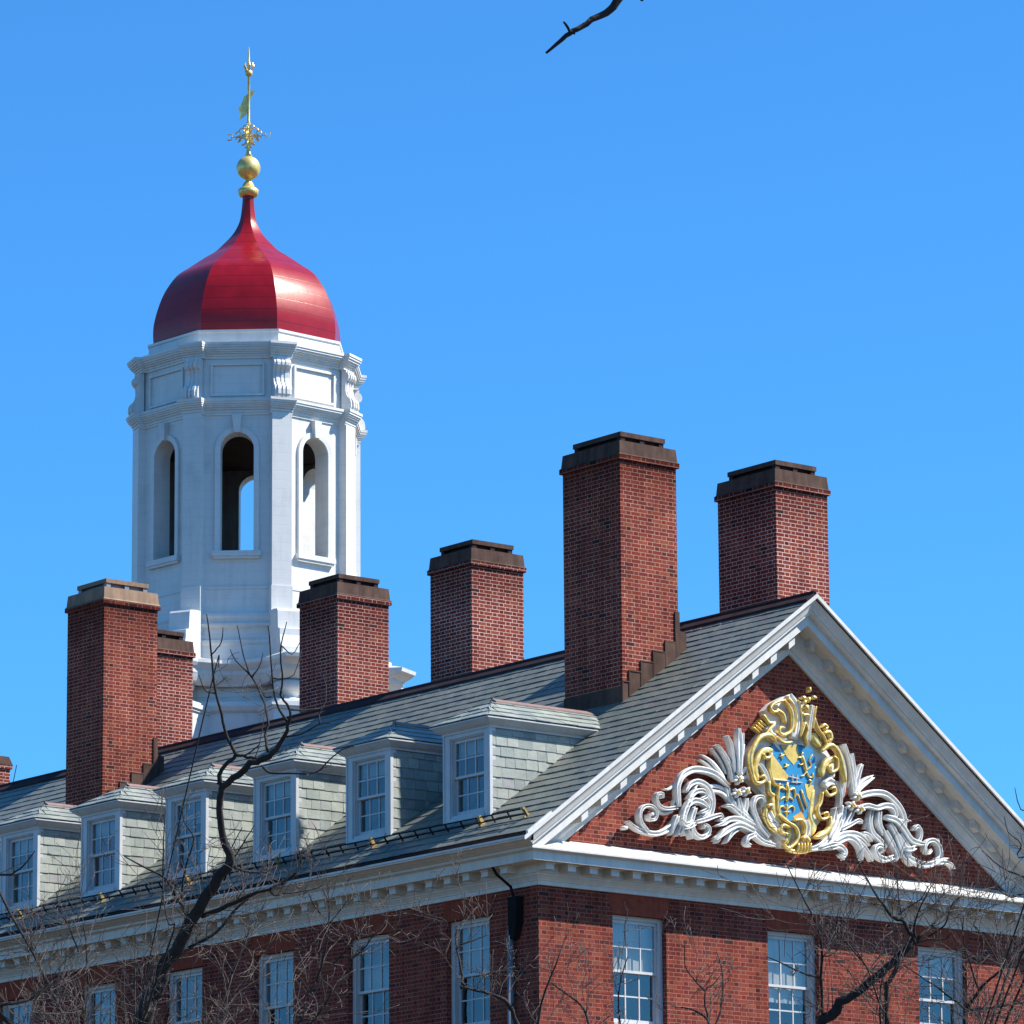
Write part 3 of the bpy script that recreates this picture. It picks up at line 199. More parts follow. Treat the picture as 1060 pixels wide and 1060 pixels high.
REDS = [(0, (.215,.048,.034)), (.18, (.175,.041,.033)), (.38, (.235,.057,.040)), (.55, (.16,.039,.033)), (.72, (.21,.055,.044)), (.86, (.25,.073,.045)), (.94, (.11,.036,.033)), (.98, (.06,.032,.032))]
M_brick = brick('brick_wall', REDS, (.33,.165,.12), .0105)
M_chim = brick('brick_chimney_pale_joints', REDS, (.62,.43,.37), .013, .5, True)
M_chim_old = brick('brick_chimney', REDS, (.47,.27,.205), .0112, .5, True)
M_white = paint('white_paint', (.80,.79,.77), .45, .10)
def board_paint():
    t = NT('white_boarding'); p = t.pos(); sp = t.n('ShaderNodeSeparateXYZ'); t.l(p, sp.inputs[0])
    fv = t.math('FRACT', t.math('DIVIDE', sp.outputs[2], .21)); j = t.math('LESS_THAN', fv, .05)
    mp = t.n('ShaderNodeMapping'); mp.inputs['Scale'].default_value = (5, 5, .5); t.l(p, mp.inputs[0])
    n = t.math('MULTIPLY', t.noise(1.6, 5, p, .6), t.noise(1.2, 5, mp.outputs[0], .7))
    c = t.ramp(n, [(.08, (.46,.45,.42)), (.17, (.58,.575,.55)), (.27, (.64,.635,.61))])
    fl = t.noise(16, 4, p, .7)
    c = t.mix(.5, c, t.ramp(fl, [(.27, (.82,.80,.77)), (.34, (1,1,1))]), 'MULTIPLY')
    c = t.mix(t.math('MULTIPLY', j, .28), c, (.35,.35,.36))
    t.l(c, t.b.inputs['Base Color']); t.set(Roughness=.5)
    t.bump(t.math('ADD', t.math('MULTIPLY', j, -1.), t.math('MULTIPLY', fl, .3)), .25, .01)
    return t.m
M_white = board_paint()
M_trim = paint('trim_paint', (.59,.57,.53), .55, .1)
M_sash = paint('sash_paint', (.50,.50,.50), .5, .1)
M_lintel = paint('gauged_brick', (.27,.058,.034), .85, .2, scale=9)
M_copper = paint('brown_copper', (.10,.060,.047), .85, .3)
M_ocher = paint('tan_copper', (.25,.145,.08), .7, .25)
M_pink = paint('new_copper', (.24,.15,.13), .6, .15)
M_dark = paint('dark_copper', (.045,.028,.029), .8, .25)
M_black = paint('black_iron', (.012,.012,.013), .85, .2)
M_lead = paint('grey_lead', (.22,.24,.27), .5, .2, .2)
M_brass = paint('brass', (.42,.28,.09), .5, .2, .3)
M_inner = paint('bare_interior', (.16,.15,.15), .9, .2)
def slate_mat(name, stops, rough=.5):
    t = NT(name); g = t.n('ShaderNodeNewGeometry')
    c = t.ramp(g.outputs['Random Per Island'], stops, 'CONSTANT')
    n = t.noise(7, 5, g.outputs['Position'], .65)
    c = t.mix(.7, c, t.ramp(n, [(.3, (.72,.72,.72)), (.7, (1.18,1.18,1.16))]), 'MULTIPLY')
    w = t.noise(.7, 4, g.outputs['Position'], .6)
    c = t.mix(.5, c, t.ramp(w, [(.35, (.8,.8,.8)), (.65, (1.1,1.12,1.08))]), 'MULTIPLY')
    t.l(c, t.b.inputs['Base Color']); t.set(Roughness=rough)
    t.bump(t.noise(22, 4, g.outputs['Position']), .25, .01)
    return t.m
M_slate = slate_mat('roof_slate', [(0,(.152,.165,.138)),(.2,(.14,.155,.134)),(.4,(.163,.172,.142)),(.6,(.148,.156,.134)),(.75,(.132,.142,.128)),(.88,(.168,.17,.142)),(.96,(.152,.145,.134))])
M_shing = slate_mat('dormer_slate', [(0,(.255,.28,.25)),(.2,(.215,.242,.222)),(.4,(.28,.30,.265)),(.6,(.235,.258,.235)),(.75,(.19,.216,.208)),(.88,(.295,.308,.275)),(.96,(.25,.245,.24))])
def glass_mat(name, base, k):
    t = NT(name); p = t.pos(); out = t.t.nodes['Material Output']
    bp = t.n('ShaderNodeBump'); bp.inputs['Strength'].default_value = .10; bp.inputs['Distance'].default_value = .05
    t.l(t.noise(1.7, 3, p), bp.inputs['Height'])
    gl = t.n('ShaderNodeBsdfGlossy'); gl.inputs['Roughness'].default_value = .03; gl.inputs['Color'].default_value = (.95,.97,1,1); t.l(bp.outputs[0], gl.inputs['Normal'])
    tr = t.n('ShaderNodeBsdfTransparent'); tr.inputs['Color'].default_value = (*base, 1)
    fr = t.n('ShaderNodeLayerWeight'); fr.inputs['Blend'].default_value = .5
    mx = t.n('ShaderNodeMixShader'); t.l(t.math('MINIMUM', t.math('ADD', t.math('MULTIPLY', t.math('POWER', fr.outputs['Facing'], 3.), .5), k), 1), mx.inputs[0])
    t.l(tr.outputs[0], mx.inputs[1]); t.l(gl.outputs[0], mx.inputs[2]); t.l(mx.outputs[0], out.inputs['Surface'])
    return t.m
M_glass = glass_mat('window_glass', (.75,.78,.78), .07)
M_gblind = glass_mat('south_window_glass', (.80,.82,.82), .10)
M_blind = paint('linen_blind', (.44,.42,.37), .9, .15)
M_redcloth = paint('red_curtain', (.30,.07,.045), .9, .3)
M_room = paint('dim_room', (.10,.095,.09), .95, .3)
def dome_mat():
    t = NT('red_dome_metal'); g = t.n('ShaderNodeNewGeometry'); sp = t.n('ShaderNodeSeparateXYZ'); t.l(g.outputs['Position'], sp.inputs[0])
    fv = t.math('FRACT', t.math('DIVIDE', sp.outputs[2], .29))
    seam = t.math('LESS_THAN', fv, .07)
    n = t.noise(3, 5, g.outputs['Position'], .6)
    c = t.ramp(n, [(.3, (.215,.0035,.009)), (.7, (.29,.006,.014))])
    c = t.mix(t.math('MULTIPLY', seam, .7), c, (.10,.003,.007))
    t.l(c, t.b.inputs['Base Color']); t.set(Roughness=.26); t.b.inputs['Specular Tint'].default_value = (1, .72, .62, 1)
    t.b.inputs['Specular IOR Level'].default_value = .5
    t.bump(t.math('ADD', t.math('MULTIPLY', seam, -.25), t.noise(3, 3, g.outputs['Position'])), .12, .02)
    return t.m
M_dome = dome_mat()
def gold_mat():
    t = NT('gilding'); p = t.pos(); n = t.noise(9, 4, p)
    t.l(t.ramp(n, [(.3, (.60,.40,.10)), (.65, (.88,.66,.24))]), t.b.inputs['Base Color'])
    t.set(Metallic=.55, Roughness=.38); t.bump(t.noise(26, 3, p), .25, .02); return t.m
M_gold = gold_mat()
M_goldflat = paint('gold_field', (.64,.46,.11), .5, .2, .15, streak=False)
M_amber = paint('amber_field', (.62,.30,.05), .5, .2, .1, streak=False)
M_blue = paint('blue_field', (.012,.21,.42), .45, .15, streak=False)
M_plaster = paint('carved_white', (.76,.745,.70), .6, .12, streak=False, bumpy=.15, scale=5)
def bark_mat(name, c0, c1):
    t = NT(name); p = t.pos(); n = t.noise(6, 5, p, .7)
    t.l(t.ramp(n, [(.3, c0), (.7, c1)]), t.b.inputs['Base Color']); t.set(Roughness=.9)
    t.bump(t.noise(30, 4, p), .5, .02); return t.m
M_bark = bark_mat('dark_bark', (.006,.005,.005), (.030,.023,.020))
M_twig = bark_mat('twig_bark', (.035,.027,.024), (.14,.11,.092))
def ground_mat():
    t = NT('dry_lawn'); p = t.pos(); n = t.noise(.15, 6, p, .6); n2 = t.noise(9, 3, p)
    c = t.ramp(n, [(.35, (.05,.04,.022)), (.6, (.085,.062,.036))]); c = t.mix(.4, c, t.ramp(n2, [(.3,(.6,.6,.6)),(.7,(1.2,1.2,1.2))]), 'MULTIPLY')
    t.l(c, t.b.inputs['Base Color']); t.set(Roughness=.95); return t.m
# ------------------------------------------------------------------ ground
bm = bmesh.new(); face(bm, [(-900,-900,0),(900,-900,0),(900,900,0),(-900,900,0)])
tag(obj('ground', bm, ground_mat()), kind='structure')
# ------------------------------------------------------------------ main hall
W, L, XR = 11.22, 30.0, 5.61
ZF, SL = 13.294, .735
RZ = 18.70
def zr(x): return RZ - SL*abs(XR-x)
hall = tag(empty('brick_hall'), 'long red brick hall with slate roof, dormers, chimneys and a carved gable', 'building')
WT, WB, HW = 12.945, 11.10, .585
LONG = [1.89+2.755*k for k in range(6)]; GAB = [2.165, 5.61, 9.12]
def wall_grid(bm, P, u0, u1, z0, z1, holes, depth):
    us = sorted({u0, u1, *[h[0] for h in holes], *[h[1] for h in holes]}); zs = sorted({z0, z1, *[h[2] for h in holes], *[h[3] for h in holes]})
    for a, b in zip(us, us[1:]):
        for c, d in zip(zs, zs[1:]):
            if any(h[0] <= a and b <= h[1] and h[2] <= c and d <= h[3] for h in holes): continue
            face(bm, [P(a,0,c), P(b,0,c), P(b,0,d), P(a,0,d)])
    for a, b, c, d in holes:
        for q in (((a,c),(b,c)),((b,c),(b,d)),((b,d),(a,d)),((a,d),(a,c))):
            (p, r), (s, t) = q; face(bm, [P(p,0,r), P(s,0,t), P(s,depth,t), P(p,depth,r)])
bm = bmesh.new()
PG = lambda u, d, z: (u, d, z); PL = lambda u, d, z: (d, u, z)
wall_grid(bm, PG, 0, W, 0, ZF+.02, [(c-HW, c+HW, WB, WT) for c in GAB], .30)
wall_grid(bm, PL, 0, L, 0, ZF+.02, [(c-HW, c+HW, WB, WT) for c in LONG], .30)
face(bm, [(W,0,0),(W,L,0),(W,L,ZF+.02),(W,0,ZF+.02)]); face(bm, [(0,L,0),(W,L,0),(W,L,ZF+.02),(XR,L,17.9),(0,L,ZF+.02)])
face(bm, [(0,0,ZF+.02),(W,0,ZF+.02),(W,0,13.79),(XR,0,17.92),(0,0,13.79)])
obj('wall', bm, M_brick, hall)
bm = bmesh.new(); box(bm, .6, W-.3, .6, L-.3, 9.5, 13.2); obj('room', bm, M_room, hall)  # dark block behind the windows; the unlit interior is put into its colour
# lintels
def lintel(M):
    bm = bmesh.new()
    v = [(-HW-.0,-.004,WT+.002),(HW,-.004,WT+.002),(HW+.11,-.004,ZF+.01),(-HW-.11,-.004,ZF+.01)]
    hexa(bm, [v[0], v[1], (HW,.02,WT+.002), (-HW,.02,WT+.002), v[3], v[2], (HW+.11,.02,ZF+.01), (-HW-.11,.02,ZF+.01)], M)
    return obj('lintel', fix(bm), M_lintel, hall)
MG = lambda cx: Matrix.Translation((cx,0,0)); ML = lambda cy: Matrix.Translation((0,cy,0)) @ Matrix.Rotation(-math.pi/2, 4, 'Z')
for c in GAB: lintel(MG(c))
for c in LONG: lintel(ML(c))
# windows, in local coordinates: x along the wall, -y outwards
def sash_bm(w, z0, z1, y0, y1, rb, rt, st=.04, mun=.024, nx=3, nz=2):
    bm = bmesh.new()
    box(bm, -w, -w+st, y0, y1, z0, z1); box(bm, w-st, w, y0, y1, z0, z1)
    box(bm, -w+st, w-st, y0+.002, y1, z0, z0+rb); box(bm, -w+st, w-st, y0+.002, y1, z1-rt, z1)
    a, b = -w+st, w-st
    for i in range(1, nx):
        x = a+(b-a)*i/nx; box(bm, x-mun/2, x+mun/2, y0+.008, y1-.004, z0+rb, z1-rt)
    for i in range(1, nz):
        z = z0+rb+(z1-rt-z0-rb)*i/nz; box(bm, a, b, y0+.011, y1-.007, z-mun/2, z+mun/2)
    return bm
def panes_bm(w, z0, z1, y, rb, rt, st=.04, nx=3, nz=2, rr=rnd):
    bm = bmesh.new(); a, b = -w+st-.004, w-st+.004; c, d = z0+rb-.004, z1-rt+.004
    for i in range(nx):
        for j in range(nz):
            x0, x1 = a+(b-a)*i/nx, a+(b-a)*(i+1)/nx; q0, q1 = c+(d-c)*j/nz, c+(d-c)*(j+1)/nz
            t = [rr.uniform(-.002,.002) for _ in range(3)]
            face(bm, [(x0,y+t[0],q0),(x1,y+t[1],q0),(x1,y+t[1]+t[2],q1),(x0,y+t[0]+t[2],q1)])
    return bm
def make_window(parent, hw, z0, z1, rec, fw, glass, mid):
    bm = bmesh.new(); y0 = rec
    box(bm, -hw, -hw+fw, y0, y0+.18, z0, z1); box(bm, hw-fw, hw, y0, y0+.18, z0, z1)
    box(bm, -hw+fw, hw-fw, y0+.002, y0+.18, z1-fw*.75, z1); box(bm, -hw+fw, hw-fw, y0-.02, y0+.18, z0, z0+.05)
    w = obj('window', bm, M_sash, parent)
    sw = hw-fw; a, b = z0+.05, z1-fw*.75
    u = obj('sash', sash_bm(sw, mid-.02, b, y0+.045, y0+.085, .045, .055), M_sash, w)
    obj('pane', panes_bm(sw, mid-.02, b, y0+.068, .045, .055), glass, u)
    l = obj('sash', sash_bm(sw-.002, a, mid+.022, y0+.09, y0+.13, .08, .045), M_sash, w)
    obj('pane', panes_bm(sw-.002, a, mid+.022, y0+.112, .08, .045), glass, l)
    return w
wg = make_window(hall, HW, WB, WT, .11, .09, M_gblind, 12.02); wg.location = (GAB[0], 0, 0)
for c in GAB[1:]: copy_tree(wg, hall).location = (c, 0, 0)
GW = [o for o in hall.children if o.name.startswith('window')]
def blind(w, hw, za, zb, y, m, name='blind'):
    bm = bmesh.new(); n = 10
    pts = [(-hw+2*hw*i/n, y+.012*math.sin(i*2.1)) for i in range(n+1)]
    for (xa, ya), (xb, yb) in zip(pts, pts[1:]): face(bm, [(xa,ya,za),(xb,yb,za),(xb,yb,zb),(xa,ya,zb)])
    obj(name, bm, m, w)
for w, zb_ in zip(GW, (12.05, 11.75, 12.45)): blind(w, HW-.09, zb_, WT-.05, .27, M_blind)
wl = make_window(hall, HW, WB, WT, .11, .09, M_glass, 12.02)
for i, c in enumerate(LONG):
    o = wl if i == 0 else copy_tree(wl, hall)
    o.location = (0, c, 0); o.rotation_euler.z = -math.pi/2
    if i in (0, 1, 3, 4): blind(o, HW-.09, (12.0, 12.5, 0, 12.1, 12.6)[i], WT-.05, .27, M_blind)  # beige blinds stand in for warm reflections in the long wall's panes
# cornice ----------------------------------------------------------
BED = [(0,ZF),(.05,ZF),(.055,13.36),(.075,13.365),(.08,13.385),(.125,13.44),(.14,13.445),(.14,13.475),(.17,13.48),(.17,13.628),(.51,13.628),(.51,13.612),(.53,13.612),(.53,13.755),(.56,13.768),(.62,13.773),(.63,13.785),(.63,13.815)]
GABLE_P = BED + [(.30,13.95),(0,14.075)]
LONG_P = BED + [(.68,13.822),(.70,13.835),(.76,13.85),(.83,13.885),(.88,13.905),(.90,13.91),(.93,13.912),(.93,13.945),(.905,13.945),(.90,13.885),(.71,13.885)]
def sweep(bm, prof, path):   # path: function(o) -> list of xy points, mitred
    n = len(path(0)); rings = [[(path(o)[i][0], path(o)[i][1], z) for o, z in prof] for i in range(n)]
    loft(bm, rings, False)
bm = bmesh.new(); sweep(bm, LONG_P, lambda o: [(-o,L),(-o,-min(o,.80))])
def dentil(bm, M):
    box(bm, -.085, .085, -.40, -.16, 13.50, 13.64, M); box(bm, -.10, .10, -.415, -.16, 13.585, 13.627, M)
y = .42
while y < L:
    dentil(bm, ML(y)); y += .503
obj('eaves_cornice', fix(bm), M_trim, hall)
bm = bmesh.new(); sweep(bm, GABLE_P, lambda o: [(-o,-o),(W+o,-o),(W+o,L)])
x = -.076
while x < W: dentil(bm, MG(x)); x += .4655
obj('gable_cornice', fix(bm), M_trim, hall)
# raking cornice: h is perpendicular height above the gable brick edge
RT = .74
RAKE = [(0,-.02),(.05,-.02),(.055,.05),(.075,.055),(.08,.075),(.125,.13),(.14,.135),(.14,.17),(.17,.175),(.17,.335),(.51,.335),(.51,.32),(.53,.32),(.53,.465),(.56,.478),(.62,.483),(.63,.495),(.63,.52),(.655,.53),(.67,.55),(.70,.60),(.745,.655),(.775,.675),(.80,.68),(.80,RT),(.785,RT+.003),(.78,RT-.045),(0,RT-.045)]
COS = 1/math.sqrt(1+SL*SL); APZ = 17.816
def rake_pt(side, x, o, h): return (x, -o, APZ - SL*abs(x-XR) + h/COS)
for side in (-1, 1):
    bm = bmesh.new(); xe = -.93 if side < 0 else W+.93
    ex_ = lambda o: o if o <= .63 else .63+(o-.63)*.30/.17
    rings = [[rake_pt(side, XR, o, h) for o, h in RAKE], [rake_pt(side, -ex_(o) if side < 0 else W+ex_(o), o, h) for o, h in RAKE]]
    loft(bm, rings, False)
    k = 0; bo = .46 if side < 0 else .31; bw_ = .07 if side < 0 else .05
    while True:
        x = XR + side*(.31+.425*k); k += 1
        if abs(x-XR) > 5.3: break
        hexa(bm, [rake_pt(side, x+dx, o, h) for h in ((.185 if side < 0 else .225),.337) for dx, o in ((-bw_,.16),(bw_,.16),(bw_,bo),(-bw_,bo))])
        hexa(bm, [rake_pt(side, x+dx, o, h) for h in (.295,.336) for dx, o in ((-bw_-.012,.16),(bw_+.012,.16),(bw_+.012,bo+.012),(-bw_-.012,bo+.012))])
    geom = bm.verts[:]+bm.edges[:]+bm.faces[:]
    bmesh.ops.bisect_plane(bm, geom=geom, plane_co=(0,-.62,13.80), plane_no=Vector((0,.41,1)).normalized(), clear_inner=True)
    obj('raking_cornice', fix(bm), M_trim, hall)
bm = bmesh.new()     # small return block of the rake over the corner
hexa(bm, [rake_pt(-1, x, o, h) for h in (.74,.775) for x, o in ((-.86,.804),(-.36,.804),(-.36,.75),(-.86,.75))])
obj('rake_block', fix(bm), M_white, hall)
# roof: boarded body plus individually laid slates -------------------
def slates(bm, O, U, V, N, vlen, umin, umax, exp=.178, wmin=.2, wmax=.33, th=.011, over=.10, rr=rnd, lift=.006):
    O, U, V, N = Vector(O), Vector(U).normalized(), Vector(V).normalized(), Vector(N).normalized()
    n = int(math.ceil(vlen/exp))
    for i in range(n):
        v0, v1 = i*exp, min(i*exp+exp+over, vlen); vm = min(v0+exp, vlen)
        ua, ub = umin(v0), umax(v0)
        if ub-ua < .05: continue
        u = ua - rr.uniform(0, wmax)
        while u < ub:
            w = rr.uniform(wmin, wmax); a, b = u+.003, u+w-.003; u += w
            a0, b0 = max(a, umin(v0)), min(b, umax(v0)); a1, b1 = max(a, umin(v1)), min(b, umax(v1))
            if b0-a0 < .02: continue
            if b1-a1 < .004: b1 = a1 = (max(a1, umin(v1))+min(b1, umax(v1)))/2
            t = th*rr.uniform(.7, 1.5); hb = lift+.006+t; ht = lift*.3; dv = rr.uniform(-.007,.007); tl = rr.uniform(-.003,.003)
            P = lambda uu, vv, hh: O+U*uu+V*vv+N*hh
            q = [P(a0,v0+dv,hb+tl), P(b0,v0+dv,hb-tl), P(b1,v1,ht), P(a1,v1,ht), P(a0,v0+dv,hb-t), P(b0,v0+dv,hb-t)]
            vs = [bm.verts.new(p) for p in q]
            bm.faces.new((vs[0],vs[1],vs[2],vs[3])); bm.faces.new((vs[4],vs[5],vs[1],vs[0]))
            bm.faces.new((vs[4],vs[0],vs[3])); bm.faces.new((vs[5],vs[2],vs[1]))
EX = -.70
bm = bmesh.new()
hexa(bm, [(EX,-.72,zr(EX)-.07),(XR,-.72,RZ-.07),(XR,L,RZ-.07),(EX,L,zr(EX)-.07),(EX,-.72,zr(EX)),(XR,-.72,RZ),(XR,L,RZ),(EX,L,zr(EX))])
xe = W-EX
hexa(bm, [(XR,-.77,RZ-.07),(xe,-.77,zr(xe)-.07),(xe,L,zr(xe)-.07),(XR,L,RZ-.07),(XR,-.77,RZ+.045),(xe,-.77,zr(xe)+.045),(xe,L,zr(xe)+.045),(XR,L,RZ+.045)])
roof = obj('roof', fix(bm), M_dark, hall)
bm = bmesh.new()
S36 = SL*COS
slates(bm, (EX-.02,-.776,zr(EX)-.01), (0,1,0), (COS,0,S36), (-S36,0,COS), (XR-EX)/COS, lambda v: 0, lambda v: L+.776, exp=.25, wmin=.22, wmax=.40, th=.0095, lift=.005)
obj('slating', bm, M_slate, roof)
bm = bmesh.new()
for s_ in (-1, 1):
    hexa(bm, [(XR+s_*x, y, RZ-SL*x+h) for h in (.03,.075) for x, y in ((0,-.74),(.20,-.74),(.20,L),(0,L))])
tube(bm, [(XR,-.74,RZ+.07),(XR,L,RZ+.07)], [.035,.035], 8)
obj('ridge_cap', fix(bm), M_dark, roof)
# gutter: dark lining behind the crown
bm = bmesh.new(); face(bm, [(-.898,-.78,13.887),(-.72,-.78,13.887),(-.72,L,13.887),(-.898,L,13.887)])
face(bm, [(-.712,-.76,13.88),(-.712,L,13.88),(-.712,L,14.045),(-.712,-.76,14.045)])
obj('gutter', bm, M_dark, hall)
# chimneys -----------------------------------------------------------
def chimney(x0, y0, w, d, zb, zt=21.29, cap=M_copper):
    M_ch = M_chim_old if x0 < 5 else M_chim
    x1, y1 = x0+w, y0+d; bm = bmesh.new()
    box(bm, x0, x1, y0, y1, zb, zt-.08)
    box(bm, x0-.045, x1+.045, y0-.045, y1+.045, zt-.08, zt+.0)
    ch = obj('chimney', bm, M_ch, hall)
    bm = bmesh.new(); z = zt
    e = .05
    hexa(bm, [(x0-e,y0-e,z+.002),(x1+e,y0-e,z+.002),(x1+e,y1+e,z+.002),(x0-e,y1+e,z+.002),(x0-.02,y0-.02,z+.035),(x1+.02,y0-.02,z+.035),(x1+.02,y1+.02,z+.035),(x0-.02,y1+.02,z+.035)])
    hexa(bm, [(x0-.02,y0-.02,z+.036),(x1+.02,y0-.02,z+.036),(x1+.02,y1+.02,z+.036),(x0-.02,y1+.02,z+.036),(x0,y0,z+.26),(x1,y0,z+.26),(x1,y1,z+.26),(x0,y1,z+.26)])
    obj('cap', fix(bm), cap, ch)
    bm = bmesh.new(); i = .15
    for px in (x0+i+.05, (x0+x1)/2, x1-i-.05):
        for py in (y0+i+.05, y1-i-.05): box(bm, px-.05, px+.05, py-.05, py+.05, z+.26, z+.375)
    box(bm, x0+i+.07, x1-i-.07, y0+i+.07, y1-i-.07, z+.262, z+.374)  # solid infill, so the gap under the lid reads as a shaded slot
    obj('support_and_infill', bm, M_dark if cap is not M_ocher else M_lead, ch)
    bm = bmesh.new(); hexa(bm, [(x0+i-.02,y0+i-.02,z+.375),(x1-i+.02,y0+i-.02,z+.375),(x1-i+.02,y1-i+.02,z+.375),(x0+i-.02,y1-i+.02,z+.375),(x0+i-.02,y0+i-.02,z+.46),(x1-i+.02,y0+i-.02,z+.46),(x1-i+.02,y1-i+.02,z+.46),(x0+i-.02,y1-i+.02,z+.46)])
    obj('lid', fix(bm), cap, ch)
    return ch
def step_flashing(ch, x0, y0, w, d):
    bm = bmesh.new(); n = 5; st = w/4.62
    xs = [x0-.012, x0+.14, x0+.41, x0+.69, x0+.97, x0+1.21, x0+w+.012]
    tops = [17.27, 17.47, 17.67, 17.88, 18.08, 18.62]
    for k in range(6):
        a, b = xs[k], xs[k+1]; zt = tops[k]+zr(x0)-zr(3.15)
        hexa(bm, [(x, y, zz) for zz, top in ((0,0),(1,1)) for x, y in ()] or [(a,y0-.014-.003*k,zr(a)-.05),(b,y0-.014-.003*k,zr(b)-.05),(b,y0+.01,zr(b)-.05),(a,y0+.01,zr(a)-.05),(a,y0-.014-.003*k,zt),(b,y0-.014-.003*k,zt),(b,y0+.01,zt),(a,y0+.01,zt)])
        box(bm, a-.01, b, y0-.03, y0+.01, zt-.004, zt+.016)
        box(bm, a-.012, a+.012, y0-.028, y0+.01, zr(a), zt+.014)
    box(bm, x0-.014, x0+.01, y0-.012, y0+d+.012, zr(x0)-.1, zr(x0)+.30)
    hexa(bm, [(x0+w,y0+.02,zr(x0+w)-.1),(x0+w+.20,y0+.02,zr(x0+w+.2)-.1),(x0+w+.20,y0+d,zr(x0+w+.2)-.1),(x0+w,y0+d,zr(x0+w)-.1),(x0+w,y0+.02,18.34),(x0+w+.20,y0+.02,18.28),(x0+w+.20,y0+d,18.28),(x0+w,y0+d,18.34)])
    obj('flashing', fix(bm), M_copper, ch)
CX0, CX1 = 3.15, 6.79
ch = chimney(CX0, 1.53, 1.285, 1.57, 15.5); step_flashing(ch, CX0, 1.53, 1.285, 1.57)
ch = chimney(CX0, 17.48, 1.285, 1.30, 15.5, 21.31, M_ocher); step_flashing(ch, CX0, 17.48, 1.285, 1.30)
chimney(CX1, 1.548, 1.25, 1.57, 15.5, 21.29)
chimney(CX1, 10.32, 1.28, 1.29, 15.5, 21.34)
chimney(CX1, 14.62, 1.28, 1.27, 15.5, 21.38)
chimney(CX1, 21.42, 1.28, 1.30, 15.5, 21.36)
# dormers (built about y = 0) -----------------------------------------
def make_dormer():
    FX, H = .04, .63; zb, zt, ze, zp = 14.56, 16.15, 16.28, 16.71
    bm = bmesh.new()
    # face boards round the window, body behind
    w0, a0, a1 = .465, 14.68, 16.05
    box(bm, FX, FX+.12, -H, -w0, zb-.1, zt); box(bm, FX, FX+.12, w0, H, zb-.1, zt)
    box(bm, FX+.002, FX+.12, -w0, w0, a1, zt); box(bm, FX-.03, FX+.12, -w0-.02, w0+.02, zb-.02, a0)
    box(bm, FX-.012, FX+.05, -H-.012, -H+.03, zb-.06, zt-.002); box(bm, FX-.012, FX+.05, H-.03, H+.012, zb-.06, zt-.002)
    for s_ in (-1, 1): face(bm, [(FX+.1, s_*(H-.02), zb-.4),(2.3, s_*(H-.02), zb-.4),(2.3, s_*(H-.02), zt),(FX+.1, s_*(H-.02), zt)])
    d = obj('dormer', fix(bm), M_sash, hall)
    # eaves mould
    bm = bmesh.new()
    prof = [(0,16.12),(.02,16.12),(.025,16.15),(.05,16.165),(.09,16.19),(.13,16.225),(.155,16.25),(.17,16.252),(.17,16.278),(0,16.285)]
    rings = [[(2.45,-H-o,z) for o, z in prof],[(FX-o,-H-o,z) for o, z in prof],[(FX-o,H+o,z) for o, z in prof],[(2.45,H+o,z) for o, z in prof]]
    loft(bm, rings, False); obj('eaves', fix(bm), M_sash, d)
    # cheeks
    for s_ in (-1, 1):
        bm = bmesh.new()
        slates(bm, (FX+.045, s_*(H-.012), 14.40), (1,0,0), (0,0,1), (0,s_,0), 1.72, lambda v: 0, lambda v: max(.15, (14.40+v-zr(0))/SL+.25), wmin=.2, wmax=.34, th=.010)
        obj('cheek', bm, M_shing, d)
    # hipped roof
    ex, ey, hx = FX-.175, H+.175, .62
    bm = bmesh.new()
    A, B_, Cc, D_ = (ex,-ey,ze), (ex,ey,ze), (3.0,ey,ze), (3.0,-ey,ze); P1, P2 = (hx,0,zp), (3.0,0,zp)
    for f in ((A,B_,P1),(B_,Cc,P2,P1),(D_,A,P1,P2),(A,D_,Cc,B_)): face(bm, f)
    rf = obj('dormer_roof', fix(bm), M_dark, d)
    bm = bmesh.new()
    sl_ = math.hypot(ey, zp-ze); k = (hx-ex)/sl_
    for s_ in (-1, 1):
        slates(bm, (ex, s_*ey, ze), (1,0,0), (0,-s_*ey,zp-ze), (0,s_*(zp-ze),ey), sl_, lambda v: v*k, lambda v: 3.0-ex-.2, exp=.24, wmin=.24, wmax=.42, th=.013)
    fl = math.hypot(hx-ex, zp-ze); k2 = ey/fl
    slates(bm, (ex,-ey,ze), (0,1,0), (hx-ex,0,zp-ze), (-(zp-ze),0,hx-ex), fl, lambda v: v*k2, lambda v: 2*ey-v*k2, exp=.24, wmin=.24, wmax=.42, th=.013)
    obj('slating', bm, M_shing, rf)
    bm = bmesh.new()
    for s_ in (-1, 1): hexa(bm, [(x, s_*yy, zp-yy*.53+h) for h in (.022,.045) for x, yy in ((hx-.02,0),(2.98,0),(2.98,.11),(hx-.02,.11))])
    box(bm, hx-.03, hx+.0, -.03, .03, zp-.02, zp+.06)
    obj('ridge_cap', fix(bm), M_pink, rf)
    # window
    w = make_window(d, .465, 14.68, 16.05, FX+.03, .026, M_glass, 15.385)
    w.rotation_euler.z = -math.pi/2
    return d
DY = [1.94+2.742*k for k in range(6)]
dm = make_dormer()
for i, yy in enumerate(DY):
    o = dm if i == 0 else copy_tree(dm, hall)
    o.location = (0, yy, 0)
    w = [c for c in o.children if c.name.startswith('window')][0]
    if i in (0, 3): blind(w, .39, (15.75, 0, 0, 15.6)[i], 16.0, .22, M_blind)
    if i == 4: blind(w, .39, 14.74, 15.72, .22, M_redcloth, 'curtain')
